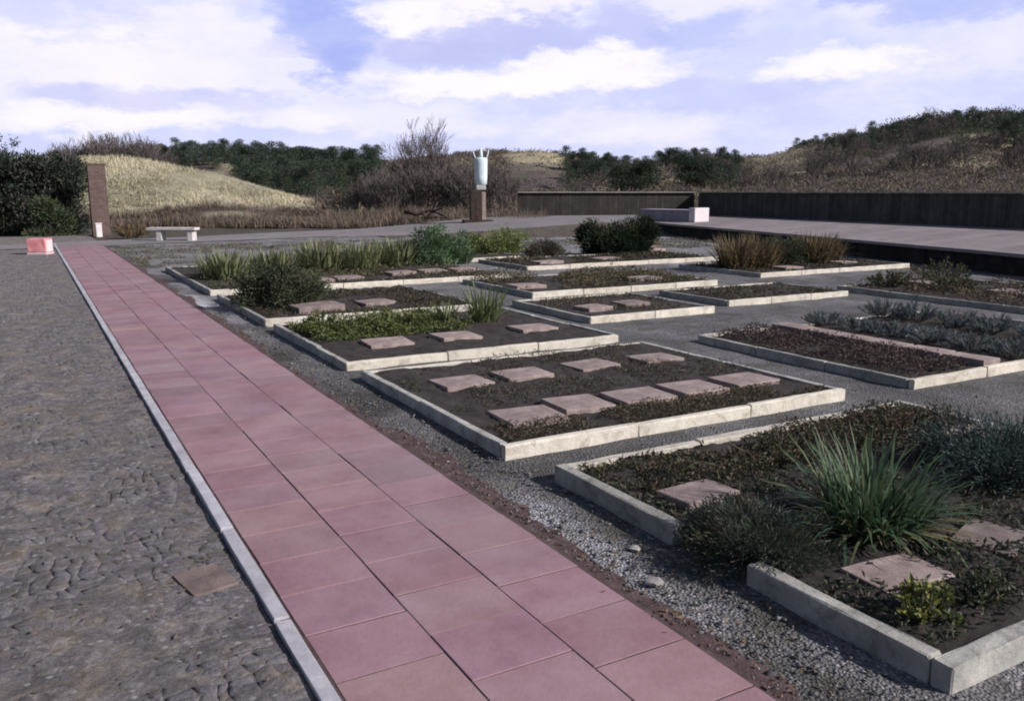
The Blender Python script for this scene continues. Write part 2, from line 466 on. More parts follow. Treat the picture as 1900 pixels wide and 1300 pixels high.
# cobbles: jittered lattice of low domed stones
def cobbles(x0, x1, y0, y1, sx, sy):
    nx = int((x1 - x0) / sx); ny = int((y1 - y0) / sy)
    gx = x0 + np.arange(nx + 1) * sx; gy = y0 + np.arange(ny + 1) * sy
    X, Y = np.meshgrid(gx, gy, indexing='ij')
    X = X + rs.uniform(-.46, .46, X.shape) * sx; Y = Y + rs.uniform(-.46, .46, X.shape) * sy
    X[-1, :] = x1; 
    P = np.stack([np.stack([X[:-1, :-1], Y[:-1, :-1]], -1), np.stack([X[1:, :-1], Y[1:, :-1]], -1),
                  np.stack([X[1:, 1:], Y[1:, 1:]], -1), np.stack([X[:-1, 1:], Y[:-1, 1:]], -1)], 2).reshape(-1, 4, 2)
    n = len(P); cen = P.mean(1, keepdims=True)
    hgt = rs.uniform(-.012, -.0025, n) + .007 * (vnoise(cen[:, 0, 0], cen[:, 0, 1], .5) - .5)
    tilt = rs.normal(size=(n, 1, 2)) * 0.025
    def ring(s, z):
        q = cen + (P - cen) * s
        zz = z + hgt[:, None] + ((q - cen) * tilt).sum(-1)
        return np.concatenate([q, zz[..., None]], -1)
    a = ring(rs.uniform(.97, 1.02, (n, 1, 1)), -0.016); b = ring(rs.uniform(.86, .95, (n, 1, 1)), -0.007); c_ = ring(0.55, -0.003)
    v = np.concatenate([a, b, c_], 1).reshape(-1, 3)
    base = np.arange(n)[:, None] * 12
    fl = []
    for r0 in (0, 4):
        for j in range(4):
            j2 = (j + 1) % 4
            fl.append(base + np.array([[r0 + j, r0 + j2, r0 + 4 + j2, r0 + 4 + j]]))
    fl.append(base + np.array([[8, 9, 10, 11]]))
    f = np.stack(fl, 1).reshape(-1, 4)
    col = pal(n, [(1.0, .97, 1.03), (1.15, 1.06, 1.04), (.82, .80, .86), (1.2, 1.05, .92), (.92, .93, .88)], [.4, .2, .2, .08, .12], .15)
    mm = MB(); mm.add(v, f, np.repeat(col, 12, 0))
    return mm
tag(cobbles(-4.2, 0.672, 0.9, 27.2, 0.062, 0.055).build('cobble_paving', M['cobble'], smooth=True), kind='structure')

# mauve cross path which rises to the terrace
TZ = 0.42
def ramp_z(X, Y): return TZ * sstep(11.5, 21.0, X)
def ribbon(name, lo, hi, mat, z=0.0, nx=80, ny=8, colf=None):
    lo = np.array(lo, float); hi = np.array(hi, float)
    tt = np.linspace(0, 1, nx + 1)
    def samp(p):
        tp = np.linspace(0, 1, len(p)); return np.stack([np.interp(tt, tp, p[:, 0]), np.interp(tt, tp, p[:, 1])], 1)
    a = samp(lo); b = samp(hi); u = np.linspace(0, 1, ny + 1)
    XY = a[:, None, :] * (1 - u[None, :, None]) + b[:, None, :] * u[None, :, None]
    Z = z + ramp_z(XY[..., 0], XY[..., 1]) + 0.01 * vnoise(XY[..., 0], XY[..., 1], .8)
    v = np.concatenate([XY, Z[..., None]], -1).reshape(-1, 3)
    i = np.arange((nx + 1) * (ny + 1)).reshape(nx + 1, ny + 1)
    f = np.stack([i[:-1, :-1], i[1:, :-1], i[1:, 1:], i[:-1, 1:]], -1).reshape(-1, 4)
    c = .85 + .3 * vnoise(v[:, 0], v[:, 1], 0.9)
    m = MB(); m.add(v, f, np.stack([c, c, c], 1))
    return tag(m.build(name, mat, smooth=True), kind='structure')
ribbon('cross_path', [(-9, 27.3), (0, 27.6), (2.4, 28.0), (5, 28.8), (9, 29.6), (13, 28.9), (17, 27.6), (21.55, 26.6)],
       [(-9, 29.5), (0, 30.2), (2.4, 31.2), (5, 32.0), (9, 34.0), (13, 35.4), (18, 36.2), (29.6, 34.0)], M['crosspath'], 0.004)

lo = [(11.0, 29.25), (13, 28.9), (17, 27.6), (21.55, 26.6)]
m = MB(); q = np.linspace(0, 1, 41); tp = np.linspace(0, 1, 4)
lx = np.interp(q, tp, [p[0] for p in lo]); ly = np.interp(q, tp, [p[1] for p in lo])
rows = []
for u in (0, .25, .5, .75, 1.0):
    zz = (ramp_z(lx, ly) + .02) * (1 - u) ** 1.3 - .03 * u
    rows.append(np.stack([lx - .15 * u, ly - 2.6 * u, zz + .05 * (vnoise(lx, ly + u * 3, .6) - .5) * (u > 0)], 1))
v = np.stack(rows, 1).reshape(-1, 3); i = np.arange(41 * 5).reshape(41, 5)
f = np.stack([i[:-1, :-1], i[1:, :-1], i[1:, 1:], i[:-1, 1:]], -1).reshape(-1, 4)[:, ::-1]
m.add(v, f, np.tile([.13, .11, .095], (len(v), 1))); tag(m.build('bank', M['heath'], smooth=True), kind='structure')

# terrace (raised walk) with dark retaining face
EA = np.array([14.0, -0.7]); EB = np.array([21.5, 26.6])      # front edge
WA = np.array([25.5, 0.0]); WB = np.array([29.9, 32.6])       # back wall line
m = MB()
nn = 60
for i in range(nn):
    t0, t1 = i / nn, (i + 1) / nn
    a0, a1 = EA + (EB - EA) * t0, EA + (EB - EA) * t1
    b0, b1 = WA + (WB - WA) * t0, WA + (WB - WA) * t1
    c = rnd.uniform(.9, 1.12)
    for q in range(6):
        u0, u1 = q / 6, (q + 1) / 6
        P = [a0 + (b0 - a0) * u0, a0 + (b0 - a0) * u1, a1 + (b1 - a1) * u1, a1 + (b1 - a1) * u0]
        s = c * rnd.uniform(.86, 1.10)
        m.add([(p[0], p[1], TZ) for p in P], [(0, 1, 2, 3)], (1.04 * s, .98 * s, 1.0 * s))
tag(m.build('terrace', M['crosspath']), kind='structure')
rt = thing('retaining_wall', (EA[0], EA[1], 0), 'low dark retaining wall under the front edge of the raised mauve terrace', 'wall',
           rz=math.atan2(EB[1] - EA[1], EB[0] - EA[0]))
LEN = float(np.linalg.norm(EB - EA))
m = MB(); x = 0
while x < LEN - .4:
    l = min(rnd.uniform(.5, .9), LEN - x)
    for r_ in range(2):
        m.box(x + l / 2, 0.05 + rnd.uniform(-.012, .012), -0.05 + r_ * .2, l - .012, .16, .2, .014, 0, .004, seg=3)
    x += l
m.build('wall_face', M['retain'], rt)
m = MB(); x = 0
while x < LEN - .4:
    l = min(1.2, LEN - x)
    m.box(x + l / 2, 0.08, .352, l - .006, .30, .072, .008, 0, .002, (1.1, 1.05, 1.07))
    x += l
m.build('coping', M['crosspath'], rt)

# ---------------------------------------------------------------- terrain beyond
CR_PX = [-1500, -400, 0, 300, 650, 860, 940, 1000, 1060, 1150, 1350, 1450, 1550, 1650, 1750, 1900, 2300, 3200]
CR_PY = [335, 330, 318, 308, 312, 300, 292, 289, 300, 314, 297, 290, 272, 251, 240, 236, 244, 312]
def terrain_z(x, y):
    D, r = polar(np.asarray(x, float), np.asarray(y, float))
    Dm = np.maximum(D, 20.0)
    px = np.clip(950 + 1594.6 * r / Dm, -1500, 3200)
    cy_ = np.interp(px, CR_PX, CR_PY)
    Dc = 118.0
    zc = EYE + (357 - cy_) * Dc / 1600
    up = sstep(47, Dc, D) * .6 + .4 * np.clip((D - 47) / (Dc - 47), 0, 1)
    dn = sstep(Dc + 10, 330, D)
    base = sstep(36, 50, D)
    z = -0.3 + 0.65 * base + (zc - .35) * up * (1 - .8 * dn)
    z += (vnoise(x, y, 9) - .5) * 1.5 * sstep(55, 85, D) + (vnoise(x, y, 3.3) - .5) * .5 * sstep(48, 70, D)
    return z
def terrain_col(x, y, z):
    n1 = vnoise(x, y, 8); n2 = vnoise(x + 40, y, 3)
    D, r = polar(x, y); px = 950 + 1594.6 * r / np.maximum(D, 20)
    brown = np.array([.135, .105, .092]); pur = np.array([.115, .094, .096]); straw = np.array([.42, .37, .25]); ol = np.array([.10, .10, .066])
    c = brown + (pur - brown) * n1[:, None]
    c = c + (ol - c) * (sstep(.5, .75, n2) * .6)[:, None]
    s = sstep(.60, .78, n1 * .6 + n2 * .4)
    near_s = np.exp(-((px - 1000) / 55) ** 2) * sstep(80, 105, D) + .8 * np.exp(-((px - 1430) / 60) ** 2) * sstep(80, 100, D)
    s = np.clip(s * .8 + near_s * 1.0, 0, 1)
    c = c + (straw - c) * s[:, None]
    return c
az = np.concatenate([np.linspace(R(-105), R(-40), 14)[:-1], np.linspace(R(-40), R(42), 260), np.linspace(R(42), R(105), 14)[1:]])
rr = np.concatenate([np.linspace(34, 130, 110), np.linspace(130, 600, 30)[1:]])
A, Rr = np.meshgrid(az, rr, indexing='ij')
ang = A + YAW
X = np.sin(ang) * Rr; Y = np.cos(ang) * Rr
Z = terrain_z(X.ravel(), Y.ravel())
v = np.stack([X.ravel(), Y.ravel(), Z], 1)
i = np.arange(X.size).reshape(X.shape)
f = np.stack([i[:-1, :-1], i[:-1, 1:], i[1:, 1:], i[1:, :-1]], -1).reshape(-1, 4)
m = MB(); m.add(v, f[:, ::-1], terrain_col(v[:, 0], v[:, 1], Z))
tag(m.build('hills', M['heath'], smooth=True), kind='structure')

# grassy dune on the left: asymmetric mound
DC = 52.0
dpx = np.array([-700, -300, -60, 60, 160, 230, 300, 400, 480, 560, 640, 720])
dpy = np.array([357, 330, 304, 296, 291, 289, 301, 323, 348, 369, 388, 400])
def dune_h(px, D):
    top = EYE + (357 - np.interp(px, dpx, dpy)) * DC / 1600
    w = np.where(D < DC, (DC - D) / 11.5, (D - DC) / 16.0)
    return top * np.clip(1 - w ** 1.5, 0, 1) - .25
pxs = np.linspace(-700, 720, 170); Ds = np.linspace(39, 69, 70)
PX, DD = np.meshgrid(pxs, Ds, indexing='ij')
r_ = (PX - 950) * DC / 1594.6
XX = DD * SY_ + r_ * CY_; YY = DD * CY_ - r_ * SY_
ZZ = dune_h(PX, DD) + (vnoise(XX, YY, 1.6) - .5) * .3 + (vnoise(XX, YY, 4) - .5) * .4
def dune_cols(x, y, z):
    n = vnoise(x, y, 2.2)
    straw = np.array([.54, .49, .365]); olive = np.array([.38, .35, .25])
    c = straw + (olive - straw) * sstep(.4, .8, n)[:, None]
    br = sstep(.95, .45, z + 0.8 * (n - .5))
    return c + (np.array([.115, .085, .07]) - c) * br[:, None]
v = np.stack([XX, YY, ZZ], -1).reshape(-1, 3)
i = np.arange(PX.size).reshape(PX.shape)
f = np.stack([i[:-1, :-1], i[:-1, 1:], i[1:, 1:], i[1:, :-1]], -1).reshape(-1, 4)[:, ::-1]
m = MB(); m.add(v, f, dune_cols(v[:, 0], v[:, 1], v[:, 2]))
tag(m.build('dune', M['heath'], smooth=True), kind='structure')

# marram grass on the dune
n = 15000
px = rs.uniform(-420, 660, n); D = rs.uniform(40.5, 57, n)
r_ = (px - 950) * DC / 1594.6
x = D * SY_ + r_ * CY_; y = D * CY_ - r_ * SY_
z = dune_h(px, D)
k = (z > .25)
x, y, z = x[k], y[k], z[k]
nb = 4
P = np.repeat(np.stack([x, y, z], 1), nb, 0) + rs.normal(size=(len(x) * nb, 3)) * [.08, .08, .03]
base = dune_cols(P[:, 0], P[:, 1], P[:, 2]) * 1.05 * rs.uniform(.7, 1.25, (len(P), 1))
m = MB(); m.blades(P, rs.uniform(0, 6.28, len(P)), np.abs(rs.normal(.45, .3, len(P))), rs.uniform(.16, .36, len(P)), .045, base, .9, 2)
tag(m.build('marram_grass', M['dry']), 'pale straw coloured marram grass covering the dune behind the bench', 'grass', kind='stuff')

# brown scrub covering the hillsides (uncountable)
n = 22000
px = rs.uniform(560, 2150, n); D = 46 + 78 * rs.rand(n) ** .8
r_ = (px - 950) * D / 1594.6
x = D * SY_ + r_ * CY_; y = D * CY_ - r_ * SY_; z = terrain_z(x, y)
nn_ = vnoise(x, y, 6)
k = (nn_ > .10) & ~((np.abs(px - 1000) < 62) & (D > 66) & (rs.rand(n) < .93)) & ~((np.abs(px - 1430) < 70) & (D > 78) & (rs.rand(n) < .6))
x, y, z, nn_, px = x[k], y[k], z[k], nn_[k], px[k]
nb = 7
P = np.repeat(np.stack([x, y, z], 1), nb, 0) + rs.normal(size=(len(x) * nb, 3)) * [.35, .35, .12]
dirs = rs.normal(size=(len(P), 3)) * [.8, .8, .4] + [0, 0, .6]
pc = np.repeat(pal(len(x), [(.150, .118, .104), (.122, .100, .104), (.175, .146, .112), (.105, .105, .074), (.23, .195, .14)], [.34, .26, .18, .12, .10]), nb, 0)
up_ = np.repeat(sstep(1480, 1600, px) * sstep(76, 92, polar(x, y)[0]) * sstep(.25, .5, vnoise(x + 5, y, 5)), nb)[:, None]
pc = pc * (1 - .8 * up_) + np.array([.058, .074, .046]) * .8 * up_
pc *= rs.uniform(.75, 1.25, (len(P), 1))
m = MB(); m.leaves(P, dirs, rs.uniform(.2, .6, len(P)), rs.uniform(.05, .14, len(P)), pc)
tag(m.build('heath_scrub', M['dry']), 'brown heath scrub covering the slopes behind the dark fence', 'scrub', kind='stuff')

# reddish brown reeds and scrub along the dune foot and behind the cross path
def reeds(pts_px, D0, D1, n, hmin, hmax, cols, label, name):
    px = rs.uniform(pts_px[0], pts_px[1], n); D = rs.uniform(D0, D1, n)
    r_ = (px - 950) * D / 1594.6
    x = D * SY_ + r_ * CY_; y = D * CY_ - r_ * SY_
    ok = ~((x > 15.8) & (x < 19.2) & (y < 36))
    x, y, D, px = x[ok], y[ok], D[ok], px[ok]
    ok = vnoise(x + 11, y, 1.1) > rs.uniform(.2, .55, len(x)); x, y, D = x[ok], y[ok], D[ok]
    z = np.maximum(terrain_z(x, y), dune_h(950 + (polar(x, y)[1]) * 1594.6 / DC, D)) - .05
    nb = 6
    P = np.repeat(np.stack([x, y, np.maximum(z, -.02)], 1), nb, 0) + rs.normal(size=(len(x) * nb, 3)) * [.13, .13, .02]
    pc = np.repeat(pal(len(x), cols), nb, 0) * rs.uniform(.7, 1.3, (len(P), 1))
    hh = np.repeat((.55 + .7 * vnoise(x, y, 1.8)) * rs.uniform(hmin, hmax, len(x)), nb)
    m = MB(); m.blades(P, rs.uniform(0, 6.28, len(P)), np.abs(rs.normal(.4, .32, len(P))), hh * rs.uniform(.5, 1.15, len(P)), rs.uniform(.02, .06, len(P)), pc, .7, 3)
    return tag(m.build(name, M['dry']), label, 'scrub', kind='stuff')
RC = [(.185, .135, .115), (.150, .112, .100), (.225, .178, .136), (.13, .12, .08)]
reeds((195, 620), 38.6, 42.5, 3400, .3, .7, RC, 'reddish brown dry scrub along the foot of the dune behind the bench', 'dry_scrub')
reeds((600, 1010), 38.6, 46, 4000, .45, 1.0, RC, 'reddish brown dry scrub behind the mauve path on both sides of the sculpture', 'dry_scrub')

# ---------------------------------------------------------------- trees
def pine_proto(seed, h=6.0, w=3.6, cols=None, nclump=70, per=30, leaf=.36):
    global rs
    rs = np.random.RandomState(seed); rr_ = random.Random(seed)
    tr = MB()
    pts = [(0, 0, -.6)]; rad = [h * .028]
    dx, dy = rr_.uniform(-.3, .3), rr_.uniform(-.3, .3)
    for i in range(1, 6):
        t_ = i / 5; pts.append((dx * t_ * t_, dy * t_ * t_, h * .9 * t_)); rad.append(h * (.026 - .021 * t_))
    tr.tube(pts, rad, 7)
    cr = MB()
    cl = []
    for i in range(nclump):
        t_ = rr_.uniform(.18, 1.0)
        a = rr_.uniform(0, 6.28)
        prof = math.sin(min(1, (1.08 - t_) * 1.35) * 1.57) * (.55 + .45 * min(1, t_ * 3))
        q = math.sqrt(rr_.uniform(.15, 1)) * w / 2 * prof * rr_.uniform(.75, 1.2)
        cl.append((dx * t_ * t_ + q * math.cos(a), dy * t_ * t_ + q * math.sin(a), h * t_ * .97 + rr_.uniform(-.1, .2)))
        if i % 4 == 0:
            zb = h * t_ * .8; 
            tr.tube([(dx * t_ * t_ * .7, dy * t_ * t_ * .7, zb), (cl[-1][0] * .6, cl[-1][1] * .6, zb + .25 * h * .1), cl[-1]], [h * .010, h * .006, h * .002], 4)
    cl = np.array(cl)
    n = len(cl) * per
    off = rs.normal(size=(n, 3)) * [.30, .30, .2] * (h / 6.0)
    P = np.repeat(cl, per, 0) + off
    dirs = off * [1, 1, .8] + rs.normal(size=(n, 3)) * .12 + [0, 0, .12]
    cc = np.repeat(pal(len(cl), cols or [(.042, .066, .046), (.054, .080, .050), (.036, .056, .046), (.070, .090, .056)], None, .25), per, 0)
    cc *= rs.uniform(.75, 1.3, (n, 1))
    cr.leaves(P, dirs, rs.uniform(.6, 1.2, n) * leaf, leaf * .28, cc)
    return tr, cr

def make_tree(name, seed, label, cat, group, loc, **kw):
    tr, cr = pine_proto(seed, **kw)
    e = thing(name, loc, label, cat, group)
    tr.build('trunk', M['bark'], e, True); cr.build('crown', M['leaf'], e)
    return e

LG = 'dark green pine in the dense wood behind the grassy dune'
CG = 'blue green pine in the low wood beyond the fence, left of the hill'
RG = 'dark pine growing along the ridge of the brown hill on the right'
HG = 'bare looking brown tree on the slope of the hill on the right'
protos = [make_tree('pine_tree', 100 + i, LG, 'tree', 'pines behind the dune', (0, 0, 0), h=(6.2, 5.6, 6.8, 5.2)[i], w=(3.6, 4.0, 3.4, 3.8)[i]) for i in range(4)]
used = [False] * 4
def put_pine(px, D, sc, label, group, sink=.2, k=None):
    k = rnd.randrange(4) if k is None else k
    x, y, _ = wp(px, D); z = float(terrain_z(np.array([x]), np.array([y]))[0]) - sink
    s = (sc * rnd.uniform(1.05, 1.35), sc * rnd.uniform(1.05, 1.35), sc * rnd.uniform(.92, 1.08))
    if not used[k]:
        used[k] = True; o = protos[k]
        o.location = (x, y, z); o.scale = s; o.rotation_euler = (0, 0, rnd.uniform(0, 6)); o['label'] = label; o['group'] = group
        return o
    return dup(protos[k], (x, y, z), rnd.uniform(0, 6.28), s, label, group)
# left wood
for i in range(62):
    px = 285 + 420 * (i + rnd.random()) / 62
    top = float(np.interp(px, [285, 320, 480, 600, 640, 700], [276, 273, 275, 276, 284, 292]))
    D = rnd.choice((92, 96, 100, 104))
    x, y, _ = wp(px, D); zb = float(terrain_z(np.array([x]), np.array([y]))[0])
    hgt = zat(top + rnd.uniform(-3, 5), D) - zb
    put_pine(px, D, max(.45, hgt / 6.7), LG, 'pines behind the dune')
for i in range(36):
    px = 440 + 270 * (i + rnd.random()) / 36
    D = rnd.uniform(60, 82)
    x, y, _ = wp(px, D); zb = float(terrain_z(np.array([x]), np.array([y]))[0])
    top = float(np.interp(px, [440, 520, 560, 620, 680, 710], [292, 290, 284, 282, 296, 312])) + rnd.uniform(-6, 26)
    put_pine(px, D, max(.4, (zat(top, D) - zb) / 6.7), LG, 'pines behind the dune')
# thin line of far pines, middle
for i in range(20):
    px = 850 + 220 * (i + rnd.random()) / 20
    D = 150 + rnd.uniform(0, 12); x, y, _ = wp(px, D); zb = float(terrain_z(np.array([x]), np.array([y]))[0]) - 1
    put_pine(px, D, max(.4, (zat(284 + rnd.uniform(-4, 6), D) - zb) / 6.7), 'far dark pine on the skyline behind the pale grassy slope', 'skyline pines', 1.0)
# centre right wood
for i in range(50):
    px = 1045 + 325 * (i + rnd.random()) / 50
    D = rnd.choice((68, 74, 80, 88, 98))
    x, y, _ = wp(px, D); zb = float(terrain_z(np.array([x]), np.array([y]))[0])
    top = float(np.interp(px, [1045, 1080, 1180, 1260, 1330, 1370], [306, 294, 290, 276, 280, 292]))
    put_pine(px, D, max(.35, (zat(top + rnd.uniform(-4, 14), D) - zb) / 6.7), CG, 'pines of the low wood')
# ridge on the right
for i in range(100):
    px = 1468 + 520 * (i + rnd.random()) / 100
    D = rnd.uniform(108, 124)
    put_pine(px, D, rnd.uniform(.22, .32) if px < 1700 else rnd.uniform(.20, .30), RG, 'pines on the hill ridge')
for px, D, s in ((1852, 86, .42), (1872, 82, .48), (1892, 85, .5), (1915, 82, .52), (1938, 86, .5), (1965, 84, .5)):
    put_pine(px, D, s, 'taller dark green pine in the clump at the right end of the brown hillside', 'pines low on the hillside')
for i in range(24):
    px = 1540 + 400 * rnd.random(); D = rnd.uniform(90, 108)
    put_pine(px, D, rnd.uniform(.25, .4), 'small dark pine scattered on the brown hillside on the right', 'small hillside pines')

# wooded cap of the right hand hill: one mass of far foliage
n = 2600
px = rs.uniform(1470, 2200, n); D = rs.uniform(86, 120, n)
r_ = (px - 950) * D / 1594.6
x = D * SY_ + r_ * CY_; y = D * CY_ - r_ * SY_; z = terrain_z(x, y)
pr = sstep(96, 116, D) + .55 * sstep(1700, 1950, px) - .5 * sstep(1560, 1480, px) + (vnoise(x, y, 6) - .5) * .9
k = rs.rand(n) < np.clip(pr, 0, 1)
x, y, z, px, D = x[k], y[k], z[k], px[k], D[k]; nc = len(x); per = 36
hh = rs.uniform(.5, 1.0, nc) * (.8 + .6 * sstep(1500, 1750, px))
cen = np.repeat(np.stack([x, y, z], 1), per, 0); hr = np.repeat(hh, per)[:, None]
off = rs.normal(size=(nc * per, 3)) * [.55, .55, .26]
P = cen + off * hr + np.concatenate([np.zeros((nc * per, 2)), hr * .75], 1)
gc = pal(nc, [(.046, .062, .042), (.056, .074, .046), (.038, .052, .040), (.085, .076, .058), (.075, .062, .056)], [.3, .22, .2, .16, .12], .25)
m = MB(); m.leaves(P, off * [1, 1, .8] + rs.normal(size=(nc * per, 3)) * .2 + [0, 0, .2], rs.uniform(.22, .5, nc * per), .11, np.repeat(gc, per, 0) * rs.uniform(.75, 1.3, (nc * per, 1)))
tag(m.build('hill_wood', M['leaf']), 'dark green low wood covering the top of the hill on the right', 'wood', kind='stuff')

# bare trees and shrubs
def bare(seed, h, stems, spread, depth, r0, thick=.008, up=.5):
    r = random.Random(seed); m = MB()
    def grow(p, d, L, rad, dep):
        n = 3; pts = [p]; dd = Vector(d)
        for i in range(n):
            dd = (dd + Vector((r.uniform(-.16, .16), r.uniform(-.16, .16), r.uniform(-.02, .12)))).normalized()
            pts.append(pts[-1] + dd * L / n)
        s = r.uniform(.8, 1.2)
        m.tube(pts, [max(thick, rad * (1 - .45 * i / n)) for i in range(n + 1)], 4 if rad > .02 else 3, (s, s, s), cap=False)
        if dep == 0: return
        for q in range(r.choice((3, 4, 4)) if dep > 1 else r.choice((3, 4, 5))):
            i = r.choice((1, 2, 3, 3))
            a = r.uniform(0, 6.28); sp = r.uniform(.25, .75)
            nd = (dd + Vector((math.cos(a), math.sin(a), up * r.uniform(0, 1))) * sp).normalized()
            grow(pts[i], nd, L * r.uniform(.5, .78), rad * .5, dep - 1)
    for s in range(stems):
        a = 6.28 * s / stems + r.uniform(-.4, .4)
        d = Vector((math.cos(a) * spread * r.uniform(.3, 1), math.sin(a) * spread * r.uniform(.3, 1), 1)).normalized()
        grow(Vector((.12 * math.cos(a), .12 * math.sin(a), -.15)), d, h * r.uniform(.36, .48), r0, depth)
    return m
shr = []
for i in range(3):
    e = thing('bare_shrub', (0, 0, 0), 'leafless purplish brown shrub in the thicket between the dune and the sculpture', 'shrub', 'leafless shrubs of the thicket')
    bare(300 + i, 3.6, 9, .75, 3, .035, .012).build('branches', M['twig'], e)
    shr.append(e)
fu = [False] * 3
def put_shrub(px, D, sc, label=None, group=None, k=None):
    k = rnd.randrange(3) if k is None else k
    x, y, _ = wp(px, D); z = max(-.05, float(terrain_z(np.array([x]), np.array([y]))[0]) - .1)
    rz = rnd.uniform(0, 6.28)
    if not fu[k]:
        fu[k] = True; o = shr[k]; o.location = (x, y, z); o.rotation_euler = (0, 0, rz); o.scale = (sc,) * 3
        if label: o['label'] = label; o['group'] = group
        return o
    return dup(shr[k], (x, y, z), rz, sc, label, group)
for i in range(34):
    px = 648 + 300 * (i + rnd.random()) / 34
    top = float(np.interp(px, [648, 690, 740, 800, 860, 930, 950], [345, 312, 292, 288, 292, 300, 320]))
    D = rnd.uniform(49, 58)
    x, y, _ = wp(px, D); zb = float(terrain_z(np.array([x]), np.array([y]))[0])
    put_shrub(px, D, (zat(top, D) - zb) / 3.9)
GL = 'leafless tree with a grey brown crown on the rise behind the dune crest'
for i in range(26):
    px = 80 + 215 * (i + rnd.random()) / 26
    top = float(np.interp(px, [90, 130, 200, 250, 290], [278, 262, 246, 246, 264]))
    D = rnd.uniform(70, 76); x, y, _ = wp(px, D); zb = float(terrain_z(np.array([x]), np.array([y]))[0])
    put_shrub(px, D, (zat(top, D) - zb) / 3.8, GL, 'leafless trees behind the dune crest')
for i in range(46):
    px = 1500 + 400 * rnd.random(); D = rnd.uniform(70, 106)
    put_shrub(px, D, rnd.uniform(.42, .75), HG, 'leafless trees on the hillside')
for i in range(16):
    px = 1050 + 430 * rnd.random(); D = rnd.uniform(56, 80)
    put_shrub(px, D, rnd.uniform(.3, .5), 'low leafless bush on the heath just behind the dark fence', 'leafless bushes behind the fence')
x, y, _ = wp(785, 53.5)
e = thing('bare_tree', (x, y, .3), 'tall leafless tree rising above the brown thicket left of the sculpture', 'tree')
bare(77, 4.9, 11, .6, 4, .05, .009, .9).build('branches', M['twig'], e)

# ---------------------------------------------------------------- generic small plants
def leaf_bush(loc, w, d, h, n, leaf, cols, label, cat, name, group=None, lw=.35, feather=0.0, stems=9, lobes=None, mat='leaf', upb=.25, var=.2):
    """bush of leafy shoots: stems from the base, leaves along them"""
    e = thing(name, loc, label, cat, group)
    st = MB(); lf = MB()
    P = []; Dn = []; CC = []
    ns = stems
    for s in range(ns):
        a = rnd.uniform(0, 6.28); q = math.sqrt(rnd.random())
        if lobes:
            lx, ly, lr, lh = rnd.choice(lobes)
            tx, ty, tz = lx + lr * q * math.cos(a), ly + lr * q * math.sin(a), lh * (1 - .55 * q * q) * rnd.uniform(.7, 1.05)
        else:
            tx, ty, tz = w / 2 * q * math.cos(a), d / 2 * q * math.sin(a), h * (1 - .6 * q * q) * rnd.uniform(.75, 1.08)
        b = Vector((tx * .25, ty * .25, 0)); tip = Vector((tx, ty, tz)); mid = (b + tip) / 2 + Vector((0, 0, -tz * .05)) + Vector((tx, ty, 0)) * .12
        st.tube([b, mid, tip], [max(.003, h * .012), max(.0025, h * .008), .002], 4, cap=False)
        k = n // ns
        c0 = 1.15 * pal(1, cols, None, var)[0]
        for i in range(k):
            u = rnd.uniform(.22, 1.03)
            p = b * ((1 - u) ** 2) + mid * (2 * u * (1 - u)) + tip * (u * u)
            out = Vector((rnd.gauss(0, 1), rnd.gauss(0, 1), rnd.gauss(0, .7)))
            dd = out * .9 + (tip - b).normalized() * (.7 + feather) + Vector((0, 0, upb))
            P.append(tuple(p)); Dn.append(tuple(dd)); CC.append(c0 * rnd.uniform(.7, 1.3))
    n_ = len(P)
    lf.leaves(np.array(P), np.array(Dn), rs.uniform(.6, 1.25, n_) * leaf, leaf * lw, np.clip(np.array(CC), .002, 1))
    st.build('stems', M['twig'], e); lf.build('foliage', M[mat], e)
    return e

def clump_bush(loc, w, d, h, nclump, per, leaf, cols, label, cat, name, group=None, lw=.35, lobes=None, mat='leaf', up=.2, cr=.16, var=.25, spiky=.0):
    e = thing(name, loc, label, cat, group)
    st = MB(); lf = MB(); cs = []
    for i in range(nclump):
        a = rnd.uniform(0, 6.28); q = rnd.uniform(.35, 1.0); el = math.asin(rnd.uniform(.02, 1.0))
        if lobes:
            lx, ly, lw_, lz, lh = rnd.choice(lobes)
            p = (lx + lw_ * q * math.cos(a) * math.cos(el), ly + lw_ * q * math.sin(a) * math.cos(el), lz + lh * q * math.sin(el))
        else:
            p = (w / 2 * q * math.cos(a) * math.cos(el) ** .6, d / 2 * q * math.sin(a) * math.cos(el) ** .6, h * (.06 + .90 * q * math.sin(el)))
        cs.append(p)
        if i % 3 == 0:
            st.tube([(p[0] * .15, p[1] * .15, 0), (p[0] * .55, p[1] * .55, p[2] * .6), p], [max(.004, .014 * h), max(.003, .008 * h), .002], 4, cap=False)
    cs = np.array(cs); n = len(cs) * per
    off = rs.normal(size=(n, 3)); off /= np.linalg.norm(off, axis=1, keepdims=True)
    R_ = cr * w * rs.uniform(.25, 1.0, (n, 1))
    P = np.repeat(cs, per, 0) + off * R_ * [1, 1, .8]
    P[:, 2] = np.maximum(P[:, 2], .01)
    ctr = np.repeat(cs, per, 0) * [1, 1, .6]
    Dn = off * .8 + rs.normal(size=(n, 3)) * .35 + ctr / (np.linalg.norm(ctr, axis=1, keepdims=True) + .01) * (.4 + spiky) + [0, 0, up]
    cc = 1.22 * np.repeat(pal(len(cs), cols, None, var), per, 0) * rs.uniform(.72, 1.3, (n, 1))
    lf.leaves(P, Dn, rs.uniform(.6, 1.25, n) * leaf, leaf * lw, np.clip(cc, .002, 1))
    st.build('stems', M['twig'], e); lf.build('foliage', M[mat], e)
    return e

